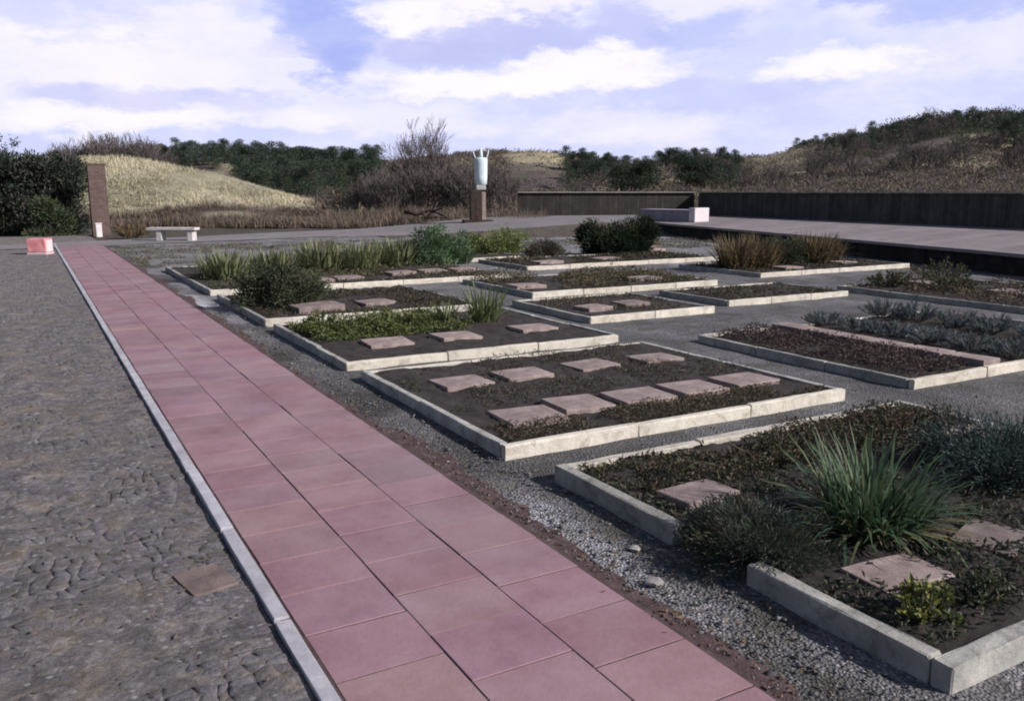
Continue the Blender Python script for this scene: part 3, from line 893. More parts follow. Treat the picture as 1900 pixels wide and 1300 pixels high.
def tuft(loc, n, L, w, spread, base, cols, label, cat, name='grass_tuft', group=None, bend=.6, mat='leaf', dead=0, leanm=.35):
    e = thing(name, loc, label, cat, group)
    az_ = rs.uniform(0, 6.28, n)
    q = np.sqrt(rs.rand(n)) * base
    P = np.stack([q * np.cos(az_), q * np.sin(az_), np.full(n, -.02)], 1)
    lean = np.clip(np.abs(rs.normal(leanm, spread, n)), .02, 1.35)
    m = MB()
    m.blades(P, az_ + rs.normal(0, .5, n), lean, L * rs.uniform(.6, 1.1, n), w * rs.uniform(.7, 1.2, n), pal(n, cols), bend)
    m.build('blades', M[mat], e)
    if dead:
        az2 = rs.uniform(2.6, 5.6, dead); P2 = np.stack([base * .8 * np.cos(az2), base * .8 * np.sin(az2), np.full(dead, .0)], 1)
        m2 = MB(); m2.blades(P2, az2, np.clip(rs.normal(1.0, .15, dead), .6, 1.3), L * rs.uniform(.45, .8, dead), w * .9, pal(dead, [(.22, .18, .09), (.17, .13, .07), (.26, .22, .13)]), .35)
        m2.build('withered_blades', M['dry'], e)
    return e

# ---------------------------------------------------------------- planting beds
def kerb_run(x0, y0, x1, y1, wd, z0, h, parent, mat, shade=1.0, skip=None, joint=1.0):
    """a kerb of stones one metre long, butt jointed"""
    L = math.hypot(x1 - x0, y1 - y0); a = math.atan2(y1 - y0, x1 - x0)
    m = MB(); n = max(1, round(L / joint)); l = L / n
    for i in range(n):
        u = (i + .5) * l
        s = shade * rnd.uniform(.9, 1.08)
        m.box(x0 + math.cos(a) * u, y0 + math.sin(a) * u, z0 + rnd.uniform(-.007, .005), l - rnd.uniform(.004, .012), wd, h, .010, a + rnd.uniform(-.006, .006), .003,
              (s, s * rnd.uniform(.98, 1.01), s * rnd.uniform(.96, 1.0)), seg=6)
    return m.build('kerb', mat, parent)

def bed(x0, x1, y0, y1, label, h=.08, mat='kerb', side='old_shaded_kerb', back_h=None, sidesh=1.35, frontsh=1.0, wd=.056, gap=None):
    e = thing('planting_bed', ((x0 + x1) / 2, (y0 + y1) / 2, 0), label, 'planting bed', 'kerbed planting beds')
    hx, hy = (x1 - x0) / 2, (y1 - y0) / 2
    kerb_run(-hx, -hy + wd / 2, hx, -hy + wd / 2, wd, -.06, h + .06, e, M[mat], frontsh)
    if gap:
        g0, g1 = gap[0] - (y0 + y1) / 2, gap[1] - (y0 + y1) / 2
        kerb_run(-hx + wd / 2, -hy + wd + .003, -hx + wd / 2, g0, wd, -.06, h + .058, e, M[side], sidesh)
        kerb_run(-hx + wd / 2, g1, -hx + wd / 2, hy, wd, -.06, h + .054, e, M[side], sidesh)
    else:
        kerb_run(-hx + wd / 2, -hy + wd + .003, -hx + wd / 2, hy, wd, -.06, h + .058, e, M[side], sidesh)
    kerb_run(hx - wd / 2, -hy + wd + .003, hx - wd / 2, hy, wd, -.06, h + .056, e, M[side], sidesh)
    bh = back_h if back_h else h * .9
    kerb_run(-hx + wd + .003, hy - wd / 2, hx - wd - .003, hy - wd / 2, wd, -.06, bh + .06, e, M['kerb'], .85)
    nx, ny = min(int(2 * hx / .03), 110), min(int(2 * hy / .03), 110)
    xs = np.linspace(-hx + wd, hx - wd, nx + 1); ys_ = np.linspace(-hy + wd, hy - wd, ny + 1)
    X_, Y_ = np.meshgrid(xs, ys_, indexing='ij')
    Z_ = h * .34 + .020 * vnoise(X_ + x0, Y_ + y0, .13) + .016 * vnoise(X_ + x0 + 7, Y_ + y0, .055) + .026 * vnoise(X_ + y0, Y_ + x0, .5)
    v = np.stack([X_, Y_, Z_], -1).reshape(-1, 3)
    ii = np.arange(X_.size).reshape(X_.shape)
    f = np.stack([ii[:-1, :-1], ii[1:, :-1], ii[1:, 1:], ii[:-1, 1:]], -1).reshape(-1, 4)
    m = MB(); m.add(v, f); m.build('soil', M['soil'], e, True)
    return e

BEDS = {}
BEDS['F'] = bed(2.46, 5.46, 1.46, 3.84, 'planting bed with weathered grey kerb holding the big strap-leaved clump, nearest the camera', h=.095, mat='old_shaded_kerb', frontsh=1.6, sidesh=1.3, wd=.072, gap=(2.36, 2.82))
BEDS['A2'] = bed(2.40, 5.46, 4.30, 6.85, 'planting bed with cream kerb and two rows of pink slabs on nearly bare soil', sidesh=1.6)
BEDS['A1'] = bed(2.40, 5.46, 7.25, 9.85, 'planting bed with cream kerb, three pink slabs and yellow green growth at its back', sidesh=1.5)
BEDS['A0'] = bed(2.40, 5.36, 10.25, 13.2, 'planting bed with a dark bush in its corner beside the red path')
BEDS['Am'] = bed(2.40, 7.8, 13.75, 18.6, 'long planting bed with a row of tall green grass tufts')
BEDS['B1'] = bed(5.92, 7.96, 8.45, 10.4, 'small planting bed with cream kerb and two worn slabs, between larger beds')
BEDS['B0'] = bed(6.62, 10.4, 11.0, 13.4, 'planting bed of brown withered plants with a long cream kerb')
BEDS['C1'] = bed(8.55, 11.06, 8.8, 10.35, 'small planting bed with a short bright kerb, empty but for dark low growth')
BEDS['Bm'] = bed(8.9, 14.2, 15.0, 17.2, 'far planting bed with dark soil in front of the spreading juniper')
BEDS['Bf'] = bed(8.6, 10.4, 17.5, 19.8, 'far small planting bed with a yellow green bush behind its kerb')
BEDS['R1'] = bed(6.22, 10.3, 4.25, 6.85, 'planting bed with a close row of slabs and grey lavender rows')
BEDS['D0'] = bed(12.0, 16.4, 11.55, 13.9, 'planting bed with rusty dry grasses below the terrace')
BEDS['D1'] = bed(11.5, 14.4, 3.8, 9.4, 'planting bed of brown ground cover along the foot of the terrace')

# stone slabs
SL = []
def slab(x, y, lx, ly, z, h, label, rz=0.0, col=1.0, rust=False):
    SL.append((x, y, lx / 2, ly / 2)); m = MB()
    c = np.array([1.0, .97, .96]) * col
    m.box(0, 0, 0, lx, ly, h, .009, 0, .0018, tuple(c), seg=3)
    o = m.build('stone_slab', M['slab'], loc=(x, y, z))
    o.rotation_euler = (rnd.uniform(-.02, .02), rnd.uniform(-.02, .02), rz)
    return tag(o, label, 'stone slab', 'stone slabs in the beds')
ORD = ['nearest the red path', 'second from the red path', 'third from the red path', 'fourth from the red path', 'farthest from the red path']
for i, (x, y, l, w, c) in enumerate(((2.90, 4.86, .45, .40, .95), (3.39, 4.98, .42, .38, 1.0), (3.92, 4.95, .46, .38, 1.02), (4.46, 4.95, .44, .38, 1.05), (5.02, 4.96, .46, .36, 1.0))):
    slab(x, y, l, w, .02, .07, 'pink slab in the front row of the two row bed, ' + ORD[i], rnd.uniform(-.06, .06), c)
for i, (x, y, c) in enumerate(((2.97, 6.05, 1.0), (3.56, 6.08, 1.05), (4.28, 6.10, .95), (4.98, 6.06, .95))):
    slab(x, y, .44, .34, .035, .05, 'pink slab in the back row of the two row bed, ' + (ORD[i] if i < 3 else ORD[4]), rnd.uniform(-.1, .1), c)
for i, (x, y) in enumerate(((3.12, 8.08), (3.90, 8.08), (4.90, 8.14))):
    slab(x, y, .46, .40, .03, .06, 'pale pink slab before the yellow green growth, ' + (ORD[0], 'middle of the three', ORD[4])[i], rnd.uniform(-.08, .08), 1.12)
slab(2.86, 3.10, .36, .24, .03, .07, 'pink grey slab behind the dark feathery shrub in the bed nearest the camera', .06, .92)
slab(2.96, 2.02, .38, .25, .025, .055, 'rosy stone slab directly in front of the big strap-leaved clump', -.10, 1.02)
slab(3.66, 2.05, .36, .26, .02, .055, 'grey stone slab right of the big strap-leaved clump', .3, .62)
slab(5.14, 3.05, .50, .30, .035, .06, 'pale slab at the far corner of the bed nearest the camera, behind the clump', .05, 1.0)
for i, (x, y, c) in enumerate(((4.3, 14.35, .95), (4.88, 14.5, .9), (6.05, 14.9, .95), (6.72, 14.95, 1.0), (7.4, 14.95, 1.0))):
    slab(x, y, .5, .42, .045, .07, 'brown pink slab before the grass tuft row, ' + ORD[i], rnd.uniform(-.06, .06), c)
slab(4.12, 11.1, .46, .4, .045, .06, 'grey pink slab in the middle of the bed with the dark corner bush', .1, .9)
slab(3.22, 10.85, .62, .46, .045, .10, 'broad brownish slab in front of the dark corner bush', .05, .82)
for i in range(6):
    slab(7.40 + rnd.uniform(-.02, .02), 4.52 + i * .42, .25, .40, .045, .075,
         'slab in the close row beside the lavender, ' + ('at its near end', 'second from its near end', 'third from its near end', 'third from its far end', 'second from its far end', 'at its far end')[i], 0, .9 + .03 * (5 - i))
slab(6.95, 11.75, .55, .4, .06, .06, 'pale slab at the left end of the withered brown bed', .0, 1.05)
slab(9.35, 11.8, .60, .4, .06, .06, 'pale slab towards the right end of the withered brown bed', .05, 1.0)
slab(6.45, 9.15, .42, .34, .045, .06, 'worn pink slab nearer the front left in the small worn slab bed', .1, 1.0)
slab(7.15, 9.25, .42, .34, .045, .06, 'rusty brown slab in the middle of the small worn slab bed', .0, .75)
slab(9.75, 15.6, .6, .45, .05, .07, 'pale slab at the left of the far bed before the juniper', .0, 1.15)
slab(11.4, 15.7, .6, .45, .05, .07, 'pale slab in the middle of the far bed before the juniper', .0, 1.1)
slab(13.3, 12.1, .5, .4, .05, .06, 'light slab before the rusty dry grasses on their left', .0, 1.15)
slab(15.3, 12.4, .5, .4, .05, .06, 'light slab before the rusty dry grasses on their right', .0, 1.05)
slab(13.0, 8.6, .5, .9, .05, .06, 'long brownish slab farther back in the brown bed below the terrace', .0, .8)
slab(13.0, 7.2, .5, .9, .05, .06, 'long brownish slab nearer the camera in the brown bed below the terrace', .0, .85)
slab(14.9, 19.0, .9, .5, .0, .10, 'pale slab lying on the ground right of the juniper, the farther one', .0, 1.25)
slab(14.4, 17.9, .8, .5, .0, .10, 'pale slab lying on the ground right of the juniper, the nearer one', .1, 1.2)
# loose stones lying on the gravel
def rock(x, y, s, label, c=.75):
    bm = bmesh.new(); bmesh.ops.create_icosphere(bm, subdivisions=2, radius=.5)
    for v in bm.verts:
        v.co *= rnd.uniform(.82, 1.12); v.co.z *= .36
    m = MB(); bm.verts.index_update()
    m.addlist([tuple(v.co * s) for v in bm.verts], [[v.index for v in f.verts] for f in bm.faces], (c, c * .97, c * .98)); bm.free()
    o = m.build('loose_stone', M['benchstone'], loc=(x, y, s * .12)); o.rotation_euler = (0, 0, rnd.uniform(0, 6))
    return tag(o, label, 'stone')
m = MB(); m.box(0, 0, 0, .19, .25, .03, .006, 0, .002, (.60, .56, .54), seg=2)
o = m.build('paving_stone', M['slab'], loc=(.52, 3.52, -.030)); o.rotation_euler = (.004, .004, .2)
tag(o, 'flat tan stone set in the grey paving beside the pale edging', 'stone')
rock(2.27, 2.86, .06, 'round whitish stone lying on the gravel beside the grey kerb')
rock(2.13, 2.55, .08, 'flat pale pink stone lying on the gravel between path and grey kerb', .5)

# ground cover (uncountable low growth in the beds)
def cover(x0, x1, y0, y1, n, leaf, cols, label, dens=.45, sc=.35, z=.065, hh=.03, name='ground_cover', flat=.4):
    x = rs.uniform(x0, x1, n); y = rs.uniform(y0, y1, n)
    q = vnoise(x + 3.3, y + 1.7, sc) * .7 + vnoise(x, y, sc * .35) * .3
    k = q > dens
    for sx_, sy_, hx_, hy_ in SL:
        k &= ~((np.abs(x - sx_) < hx_ * .9) & (np.abs(y - sy_) < hy_ * .86))
    x, y, q = x[k], y[k], q[k]; n = len(x)
    P = np.stack([x, y, z + (q - dens) * hh * 4 * rs.rand(n)], 1)
    dirs = rs.normal(size=(n, 3)) * [1, 1, .5] + [0, 0, flat]
    cc = np.repeat(pal((n + 4) // 5, cols, None, .25), 5, 0)[:n]
    m = MB(); m.leaves(P, dirs, rs.uniform(.5, 1.5, n) * leaf, leaf * .4, cc * rs.uniform(.75, 1.3, (n, 1)))
    return tag(m.build(name, M['leaf']), label, 'ground cover', kind='stuff')
BR = [(.085, .062, .040), (.060, .052, .030), (.105, .075, .050), (.045, .048, .026)]
DG = [(.022, .030, .020), (.030, .036, .026), (.045, .038, .028)]
cover(2.55, 5.38, 1.58, 3.76, 17000, .032, DG + [(.055, .045, .028), (.036, .05, .034), (.05, .06, .035)], 'dark low growth over the soil of the bed nearest the camera', .33, .3, .06, .05)
cover(2.55, 5.38, 3.15, 3.76, 5200, .03, BR, 'brown low plants along the back kerb of the bed nearest the camera', .32, .3, .075, .05)
cover(2.5, 5.38, 4.38, 4.80, 8000, .022, BR, 'brown moss and low plants along the front kerb of the slab bed', .36, .3)
cover(2.5, 5.38, 5.2, 6.75, 9000, .024, BR + DG + [(.10, .08, .06)], 'sparse brown growth on the soil of the slab bed', .36, .3, .06, .05)
cover(2.5, 4.3, 8.4, 9.7, 9000, .04, [(.085, .105, .032), (.12, .13, .045), (.065, .085, .03)], 'yellow green low plants at the back of the three slab bed', .30, .5, .07, .09)
cover(2.5, 5.3, 10.4, 13.0, 10000, .04, BR + DG, 'brown low growth in the bed with the corner bush', .48, .5)
cover(2.5, 7.7, 13.9, 18.4, 9000, .06, BR + [(.06, .07, .03), (.09, .095, .045)], 'brown and green low growth under the row of grass tufts', .42, .6)
cover(6.7, 10.3, 11.1, 13.3, 9000, .05, [(.115, .092, .055), (.09, .07, .045), (.07, .07, .035)], 'withered brown plants filling the long cream kerbed bed', .36, .5, .08, .09)
cover(6.0, 7.9, 8.6, 10.3, 3000, .035, BR + [(.13, .10, .09)], 'brown low growth in the small worn slab bed', .45, .4)
cover(8.65, 11.0, 8.9, 10.2, 3000, .04, DG + BR, 'dark low growth in the small bright kerbed bed', .42, .4)
cover(9.0, 14.1, 15.1, 17.1, 7000, .06, BR + DG, 'brown low growth in the far bed before the juniper', .42, .6)
cover(6.35, 7.15, 4.35, 6.75, 7000, .032, [(.060, .038, .036), (.046, .030, .030), (.075, .052, .045)], 'maroon ground cover left of the close row of slabs', .30, .35, .07, .07)
cover(11.6, 14.3, 3.9, 9.3, 12000, .05, [(.095, .065, .045), (.07, .052, .040), (.06, .06, .035), (.11, .085, .055)], 'brown ground cover in the bed along the terrace foot', .34, .7, .07, .12)
cover(12.1, 16.3, 11.7, 13.8, 5000, .05, DG + BR, 'dark low growth under the rusty dry grasses', .42, .5)
cover(2.1, 8.5, 19.0, 27.0, 14000, .06, [(.12, .105, .07), (.09, .085, .05), (.14, .12, .085)], 'brown weeds scattered over the gravel before the mauve path', .52, 1.0, .0, .05)
cover(9.0, 20.0, 18.5, 27.0, 14000, .07, [(.13, .105, .085), (.10, .085, .06), (.12, .115, .06)], 'brown weeds on the ground between the juniper and the mauve path', .5, 1.2, .0, .06)

# ---------------------------------------------------------------- plants in the beds
IRIS = [(.055, .098, .050), (.075, .125, .062), (.040, .078, .044), (.095, .14, .075), (.062, .09, .066)]
tuft((3.30, 2.42, .06), 400, .455, .016, .46, .20, IRIS + [(.11, .13, .065)], 'big green clump of long strap leaves in the bed nearest the camera', 'plant', 'strap_leaf_clump', bend=.7, dead=40, leanm=.42)
clump_bush((2.68, 2.50, .03), .64, .60, .19, 70, 150, .036, [(.030, .044, .036), (.040, .056, .046), (.046, .056, .040), (.05, .046, .034)],
          'low dark feathery shrub spilling over the grey kerb beside the path', 'shrub', 'feathery_shrub', lw=.14, spiky=.5, cr=.13)
clump_bush((4.6, 2.55, .04), 1.0, .9, .30, 80, 130, .042, [(.036, .054, .054), (.046, .066, .064), (.030, .046, .046)],
          'dark blue green shrub right of the big strap-leaved clump', 'shrub', 'blue_green_shrub', lw=.18, spiky=.4, cr=.13)
leaf_bush((2.74, 1.74, .06), .26, .22, .14, 420, .038, [(.14, .15, .045), (.19, .19, .06), (.09, .105, .035)],
          'small yellow green plant in the corner of the bed nearest the camera', 'plant', 'yellow_green_plant', stems=22, lw=.45)
leaf_bush((3.05, 1.72, .06), .30, .2, .10, 380, .03, [(.045, .058, .032), (.06, .07, .035)], 'small dull green sprawling plant in front of the rosy slab', 'plant', 'sprawling_plant', stems=20, lw=.4)
leaf_bush((3.75, 3.35, .06), .9, .5, .14, 1700, .032, [(.06, .05, .034), (.045, .048, .028), (.075, .055, .04)], 'low brown plant behind the big strap-leaved clump', 'plant', 'brown_plant', stems=40, lw=.3)
leaf_bush((4.75, 3.35, .06), .8, .5, .16, 1600, .032, [(.065, .05, .036), (.05, .05, .03), (.085, .06, .04)], 'low rusty plant before the pale slab at the far corner of the nearest bed', 'plant', 'rusty_plant', stems=36, lw=.3)

GT = [(.105, .14, .055), (.14, .17, .075), (.08, .11, .048), (.17, .19, .095)]
tuft((4.72, 8.95, .06), 130, .52, .02, .28, .16, GT, 'bright green grass tuft standing behind the slabs of the three slab bed', 'grass tuft', bend=.5)
tuft((4.25, 9.1, .06), 80, .34, .02, .3, .14, GT + [(.07, .07, .04)], 'lower olive grass tuft left of the bright green tuft', 'grass tuft', bend=.6)
leaf_bush((3.55, 8.95, .06), 1.0, .7, .22, 1500, .05, [(.09, .105, .035), (.12, .13, .05), (.07, .085, .03)], 'yellow green leafy mound behind the slab nearest the path', 'plant', 'leafy_mound', stems=40, lw=.4)
leaf_bush((2.75, 9.0, .06), .5, .9, .24, 1200, .05, [(.075, .095, .032), (.10, .11, .045)], 'yellow green leafy mound against the kerb beside the gravel strip', 'plant', 'leafy_mound', stems=34, lw=.4)
clump_bush((2.95, 11.7, .04), 1.15, 1.4, .56, 80, 110, .06, [(.030, .038, .024), (.042, .048, .028), (.055, .054, .034), (.045, .056, .032)],
          'dark rounded bush overhanging the kerb beside the red path', 'shrub', 'round_bush', lw=.32, cr=.14)
clump_bush((3.55, 12.6, .06), .9, .8, .40, 50, 90, .06, [(.065, .082, .042), (.085, .10, .05)], 'green bush just behind the dark rounded bush', 'shrub', 'green_bush', lw=.3, cr=.15, up=.5)
GT2 = [(.135, .155, .075), (.17, .19, .10), (.11, .13, .065), (.22, .215, .125)]
for i, (x, y, L, lab) in enumerate(((3.05, 15.9, .62, 'straw green reedy tuft at the path end of the grass tuft row'),
                                    (4.15, 16.6, .55, 'low straw tuft second from the path in the grass tuft row'),
                                    (5.05, 16.7, .72, 'green tuft third from the path in the grass tuft row'),
                                    (5.85, 16.6, .66, 'pale green tuft in the middle of the grass tuft row'),
                                    (6.75, 16.9, .70, 'yellowish green tuft third from the far end of the grass tuft row'))):
    tuft((x, y, .06), 330, L * .9, .036, .38, .42, GT2, lab, 'grass tuft', group='grass tufts in a row', bend=.45)
clump_bush((7.5, 16.9, .04), 1.0, 1.0, .86, 60, 90, .085, [(.075, .12, .065), (.10, .15, .08), (.06, .095, .055)], 'fresh green upright bush at the far end of the grass tuft row', 'shrub', 'upright_bush', lw=.3, up=.7, cr=.17)
clump_bush((8.3, 17.2, .0), .75, .8, .74, 46, 80, .08, [(.06, .10, .058), (.085, .125, .065)], 'darker green upright bush between the tuft row and the far beds', 'shrub', 'upright_bush', lw=.3, up=.7, cr=.18)
clump_bush((10.5, 19.1, .04), 1.9, 1.5, .58, 70, 80, .085, [(.14, .16, .055), (.105, .13, .048), (.17, .18, .075)], 'yellow green spreading bush in the far small bed', 'shrub', 'spreading_bush', lw=.35, cr=.13, up=.4)
clump_bush((10.95, 17.5, .0), 1.1, 1.0, .5, 50, 90, .07, [(.05, .040, .034), (.064, .053, .04), (.045, .046, .034)], 'dark brown rounded bush left of the juniper', 'shrub', 'brown_bush', lw=.25, cr=.15)
JT = [(0, 0, .85, .0, .66), (0, 0, .8, .0, .72), (.1, -.1, .7, .0, .76), (-.62, .35, .32, .38, .45), (.45, -.2, .5, .2, .66), (.7, -.3, .28, .45, .50), (-.4, .2, .5, .1, .6)]
clump_bush((13.1, 17.6, .0), 2.1, 1.7, .9, 260, 100, .10, [(.016, .026, .014), (.024, .036, .018), (.036, .048, .024), (.012, .020, .012)],
          'dark spreading juniper with two raised lobes, the largest plant in the garden', 'shrub', 'juniper', lw=.24, lobes=JT, cr=.10, spiky=.4)
RU = [(.15, .108, .064), (.12, .085, .054), (.19, .142, .082), (.095, .075, .046), (.12, .11, .06)]
for x, y, L, lab in ((12.55, 12.75, .74, 'rusty dry grass clump at the left end below the terrace'), (13.2, 12.8, .70, 'ochre dry grass clump second from the left below the terrace'),
                     (15.0, 12.9, .72, 'rusty dry grass clump at the right below the terrace')):
    tuft((x, y, .06), 420, L * 1.0, .03, .26, .34, RU, lab, 'grass tuft', group='dry grasses below the terrace', bend=.4, mat='dry')
tuft((15.65, 13.0, .06), 160, .6, .026, .3, .2, RU, 'shorter rusty dry grass clump next to the right hand one', 'grass tuft', group='dry grasses below the terrace', bend=.5, mat='dry')
clump_bush((14.1, 12.95, .04), 1.1, .9, .62, 50, 90, .07, [(.032, .042, .028), (.046, .056, .034)], 'dark green bush between the rusty dry grasses', 'shrub', 'dark_bush', lw=.3)
# grey lavender rows
LV = [(.115, .135, .150), (.09, .11, .125), (.14, .155, .165), (.075, .09, .09)]
for r_, (x, ya, yb, hgt, nm) in enumerate(((8.05, 4.45, 6.7, .30, 'beside the slab row'), (9.25, 4.5, 6.8, .40, 'behind the first row'))):
    for i in range(6):
        y = ya + (yb - ya) * i / 5 + rnd.uniform(-.05, .05)
        leaf_bush((x + rnd.uniform(-.05, .05), y, .06), .66, .56, hgt * .52 * rnd.uniform(.85, 1.1), 1900, .05, LV,
                  'grey blue lavender bush in the row %s, %s' % (nm, ('at its near end', 'second from its near end', 'third from its near end', 'third from its far end', 'second from its far end', 'at its far end')[i]),
                  'lavender', 'lavender_bush', 'lavender bushes in two rows', stems=50, lw=.14, feather=1.2, upb=.9, var=.28)
for x, y, w, h_, lab in ((12.3, 9.0, .8, .26, 'brown olive mound at the far end of the brown bed below the terrace'), (13.9, 9.2, 1.1, .4, 'olive brown mound against the back of the brown bed'), (13.9, 6.0, 1.0, .45, 'dark green mound at the right edge of the picture below the terrace'),
                         (12.6, 8.1, .8, .25, 'rusty low mound near the long slabs below the terrace')):
    leaf_bush((x, y, .06), w, w * .9, h_, 1500, .055, [(.06, .062, .036), (.085, .072, .045), (.05, .056, .034)] if 'dark' not in lab else [(.035, .052, .036), (.045, .06, .04)], lab, 'plant', 'low_mound', stems=40, lw=.32)

# pebbles scattered over the near gravel (uncountable)
def pebbles():
    n = 4500
    y = .8 + 11 * rs.rand(n) ** 1.6; x = 1.98 + rs.rand(n) * np.where(rs.rand(n) < .55, .5, 5.0)
    inb = np.zeros(n, bool)
    for (a, b, c_, d) in ((2.44, 5.48, 1.44, 3.86), (2.38, 5.48, 4.28, 6.87), (2.38, 5.48, 7.23, 9.87), (2.38, 5.38, 10.2, 13.2), (6.2, 10.3, 4.2, 6.9), (5.9, 8, 8.4, 10.4)):
        inb |= (x > a) & (x < b) & (y > c_) & (y < d)
    x, y = x[~inb], y[~inb]; n = len(x)
    s = .004 + .008 * rs.rand(n) ** 2.2; s[rs.rand(n) < .03] *= 1.9
    oct_ = np.array([(1, 0, 0), (0, 1, 0), (-1, 0, 0), (0, -1, 0), (.7, .7, .35), (-.7, .7, .35), (-.7, -.7, .35), (.7, -.7, .35), (0, 0, .75)], float)
    fc = np.array([(0, 4, 8), (4, 1, 8), (1, 5, 8), (5, 2, 8), (2, 6, 8), (6, 3, 8), (3, 7, 8), (7, 0, 8), (0, 1, 4), (1, 2, 5), (2, 3, 6), (3, 0, 7)])
    rz = rs.uniform(0, 6.28, n); c, s_ = np.cos(rz), np.sin(rz)
    o_ = oct_[None] * (1 + rs.uniform(-.25, .25, (n, 9, 1))) * s[:, None, None] * np.array([1.2, .9, .8])
    v = np.stack([o_[..., 0] * c[:, None] - o_[..., 1] * s_[:, None], o_[..., 0] * s_[:, None] + o_[..., 1] * c[:, None], o_[..., 2]], -1)
    v += np.stack([x, y, np.full(n, .0)], 1)[:, None]
    f = (np.arange(n)[:, None, None] * 9 + fc[None]).reshape(-1, 3)
    col = pal(n, [(.15, .15, .16), (.20, .195, .205), (.32, .31, .32), (.11, .11, .115), (.20, .175, .155)], [.38, .26, .06, .2, .1], .2)
    m = MB(); m.add(v.reshape(-1, 3), f, np.repeat(col, 9, 0))
    tag(m.build('pebbles', M['litter'], smooth=True), 'loose grey pebbles scattered over the gravel', 'pebbles', kind='stuff')
pebbles()

# fallen leaves and twig bits (uncountable)
n = 2600
x = np.where(rs.rand(n) < .45, rs.normal(2.06, .10, n), rs.uniform(-2.5, 5.4, n)); y = .9 + 11 * rs.rand(n) ** 1.5
inpath = (x > .66) & (x < 1.96) & (rs.rand(n) < .96)
x, y = x[~inpath], y[~inpath]; n = len(x)
zl = np.where((x > 2.45), .055, .009)
ok = ~((x > 2.42) & ((y < 1.5) | ((y > 3.8) & (y < 4.36)) | ((y > 6.8) & (y < 7.3)) | ((y > 9.8) & (y < 10.3))))
x, y, zl = x[ok], y[ok], zl[ok]; n = len(x)
m = MB(); m.leaves(np.stack([x, y, zl], 1), rs.normal(size=(n, 3)) * [1, 1, .12], rs.uniform(.012, .04, n), rs.uniform(.006, .016, n),
                   pal(n, [(.13, .09, .055), (.09, .06, .04), (.19, .14, .08), (.06, .05, .035)]))
tag(m.build('leaf_litter', M['dry']), 'small brown fallen leaves scattered along the path edges and beds', 'leaves', kind='stuff')

# ---------------------------------------------------------------- far objects
# clipped evergreen hedge bushes on the left
def big_bush(px, D, w, h, cols, label, name, leaf=.17, n=12000):
    x, y, _ = wp(px, D)
    return clump_bush((x, y, -.02), w, w, h, n // 60, 60, leaf, cols, label, 'shrub', name, lw=.4, cr=.17, var=.3,
                      lobes=[(rnd.uniform(-.25, .25) * w, rnd.uniform(-.25, .25) * w, w * rnd.uniform(.26, .42), h * z_, h * rnd.uniform(.18, .28)) for z_ in (.02, .05, .15, .25, .3, .42, .5, .6, .7, .7)])
HGc = [(.034, .044, .032), (.050, .058, .044), (.024, .032, .024), (.07, .07, .058), (.062, .058, .054)]
big_bush(118, 34.0, 2.2, 3.2, HGc, 'dark evergreen bush directly left of the brick pillar', 'evergreen_bush')
big_bush(62, 33.4, 2.2, 3.2, HGc, 'dark evergreen bush behind the pink block', 'evergreen_bush')
big_bush(5, 33.0, 2.4, 3.3, HGc, 'dark evergreen bush at the left edge of the picture', 'evergreen_bush')
big_bush(-60, 33.0, 2.4, 3.2, HGc, 'dark evergreen bush left of the picture edge', 'evergreen_bush')
big_bush(84, 31.8, 1.7, 1.35, [(.050, .066, .036), (.064, .080, .042), (.040, .052, .032)], 'lighter green rounded bush in front of the dark evergreens', 'green_bush', .11, 7000)
x, y, _ = wp(18, 36.5)
e = thing('bare_sapling', (x, y, 0), 'thin sapling with leafy tips showing above the evergreens at the left', 'tree')
m = MB(); lf = MB(); tips = []
for (dx, dz) in ((-.30, 3.75), (.36, 3.62), (-.05, 3.3)):
    m.tube([(0, 0, 0), (dx * .4, 0, 1.8), (dx, .05, dz)], [.03, .02, .008], 5); tips.append((dx, .05, dz))
P = np.repeat(np.array(tips), 70, 0) + rs.normal(size=(210, 3)) * [.11, .11, .10]
lf.leaves(P, rs.normal(size=(210, 3)), .13, .05, pal(210, [(.03, .04, .035), (.05, .05, .045)]))
m.build('stems', M['twig'], e); lf.build('foliage', M['leaf'], e)

# brick pillar
x, y, _ = wp(181, 32.4)
e = thing('brick_pillar', (x, y, 0), 'tall brown brick pillar at the end of the red path beside the evergreens', 'pillar')
m = MB(); m.box(0, 0, -.1, .60, .66, 2.66, .01, 0, .002, seg=6); m.build('shaft', M['brick'], e)
m = MB(); m.box(0, 0, 2.562, .66, .72, .07, .012, 0, .003, (.55, .42, .38)); m.build('cap', M['slab'], e)
# white post
x, y, _ = wp(177, 31.2)
e = thing('white_post', (x, y, 0), 'short white marker post standing in front of the brick pillar', 'post')
m = MB(); m.box(0, 0, -.05, .20, .17, .47, .02, 0, .002); m.build('post', M['white'], e)
m = MB(); m.box(0, 0, .422, .23, .20, .04, .018, 0, .002); m.build('cap', M['white'], e)
# ochre bush next to the bench
x, y, _ = wp(238, 30.3)
leaf_bush((x, y, -.02), 1.3, 1.0, .5, 1800, .09, [(.15, .105, .055), (.12, .085, .05), (.18, .135, .07)], 'ochre brown dry bush between the pillar and the stone bench', 'shrub', 'dry_bush', stems=50, lw=.25, mat='dry')
# stone bench
e = thing('stone_bench', (4.20, 30.0, 0), 'pale stone bench with two block legs in front of the dune', 'bench', rz=R(-32))
m = MB(); m.box(0, 0, .345, 1.62, .44, .085, .012, 0, .003, seg=6); m.build('seat', M['benchstone'], e)
for s in (-.42, .62):
    m = MB(); m.box(s, 0, -.05, .17, .36, .394, .012, 0, .003); m.build('leg', M['benchstone'], e)
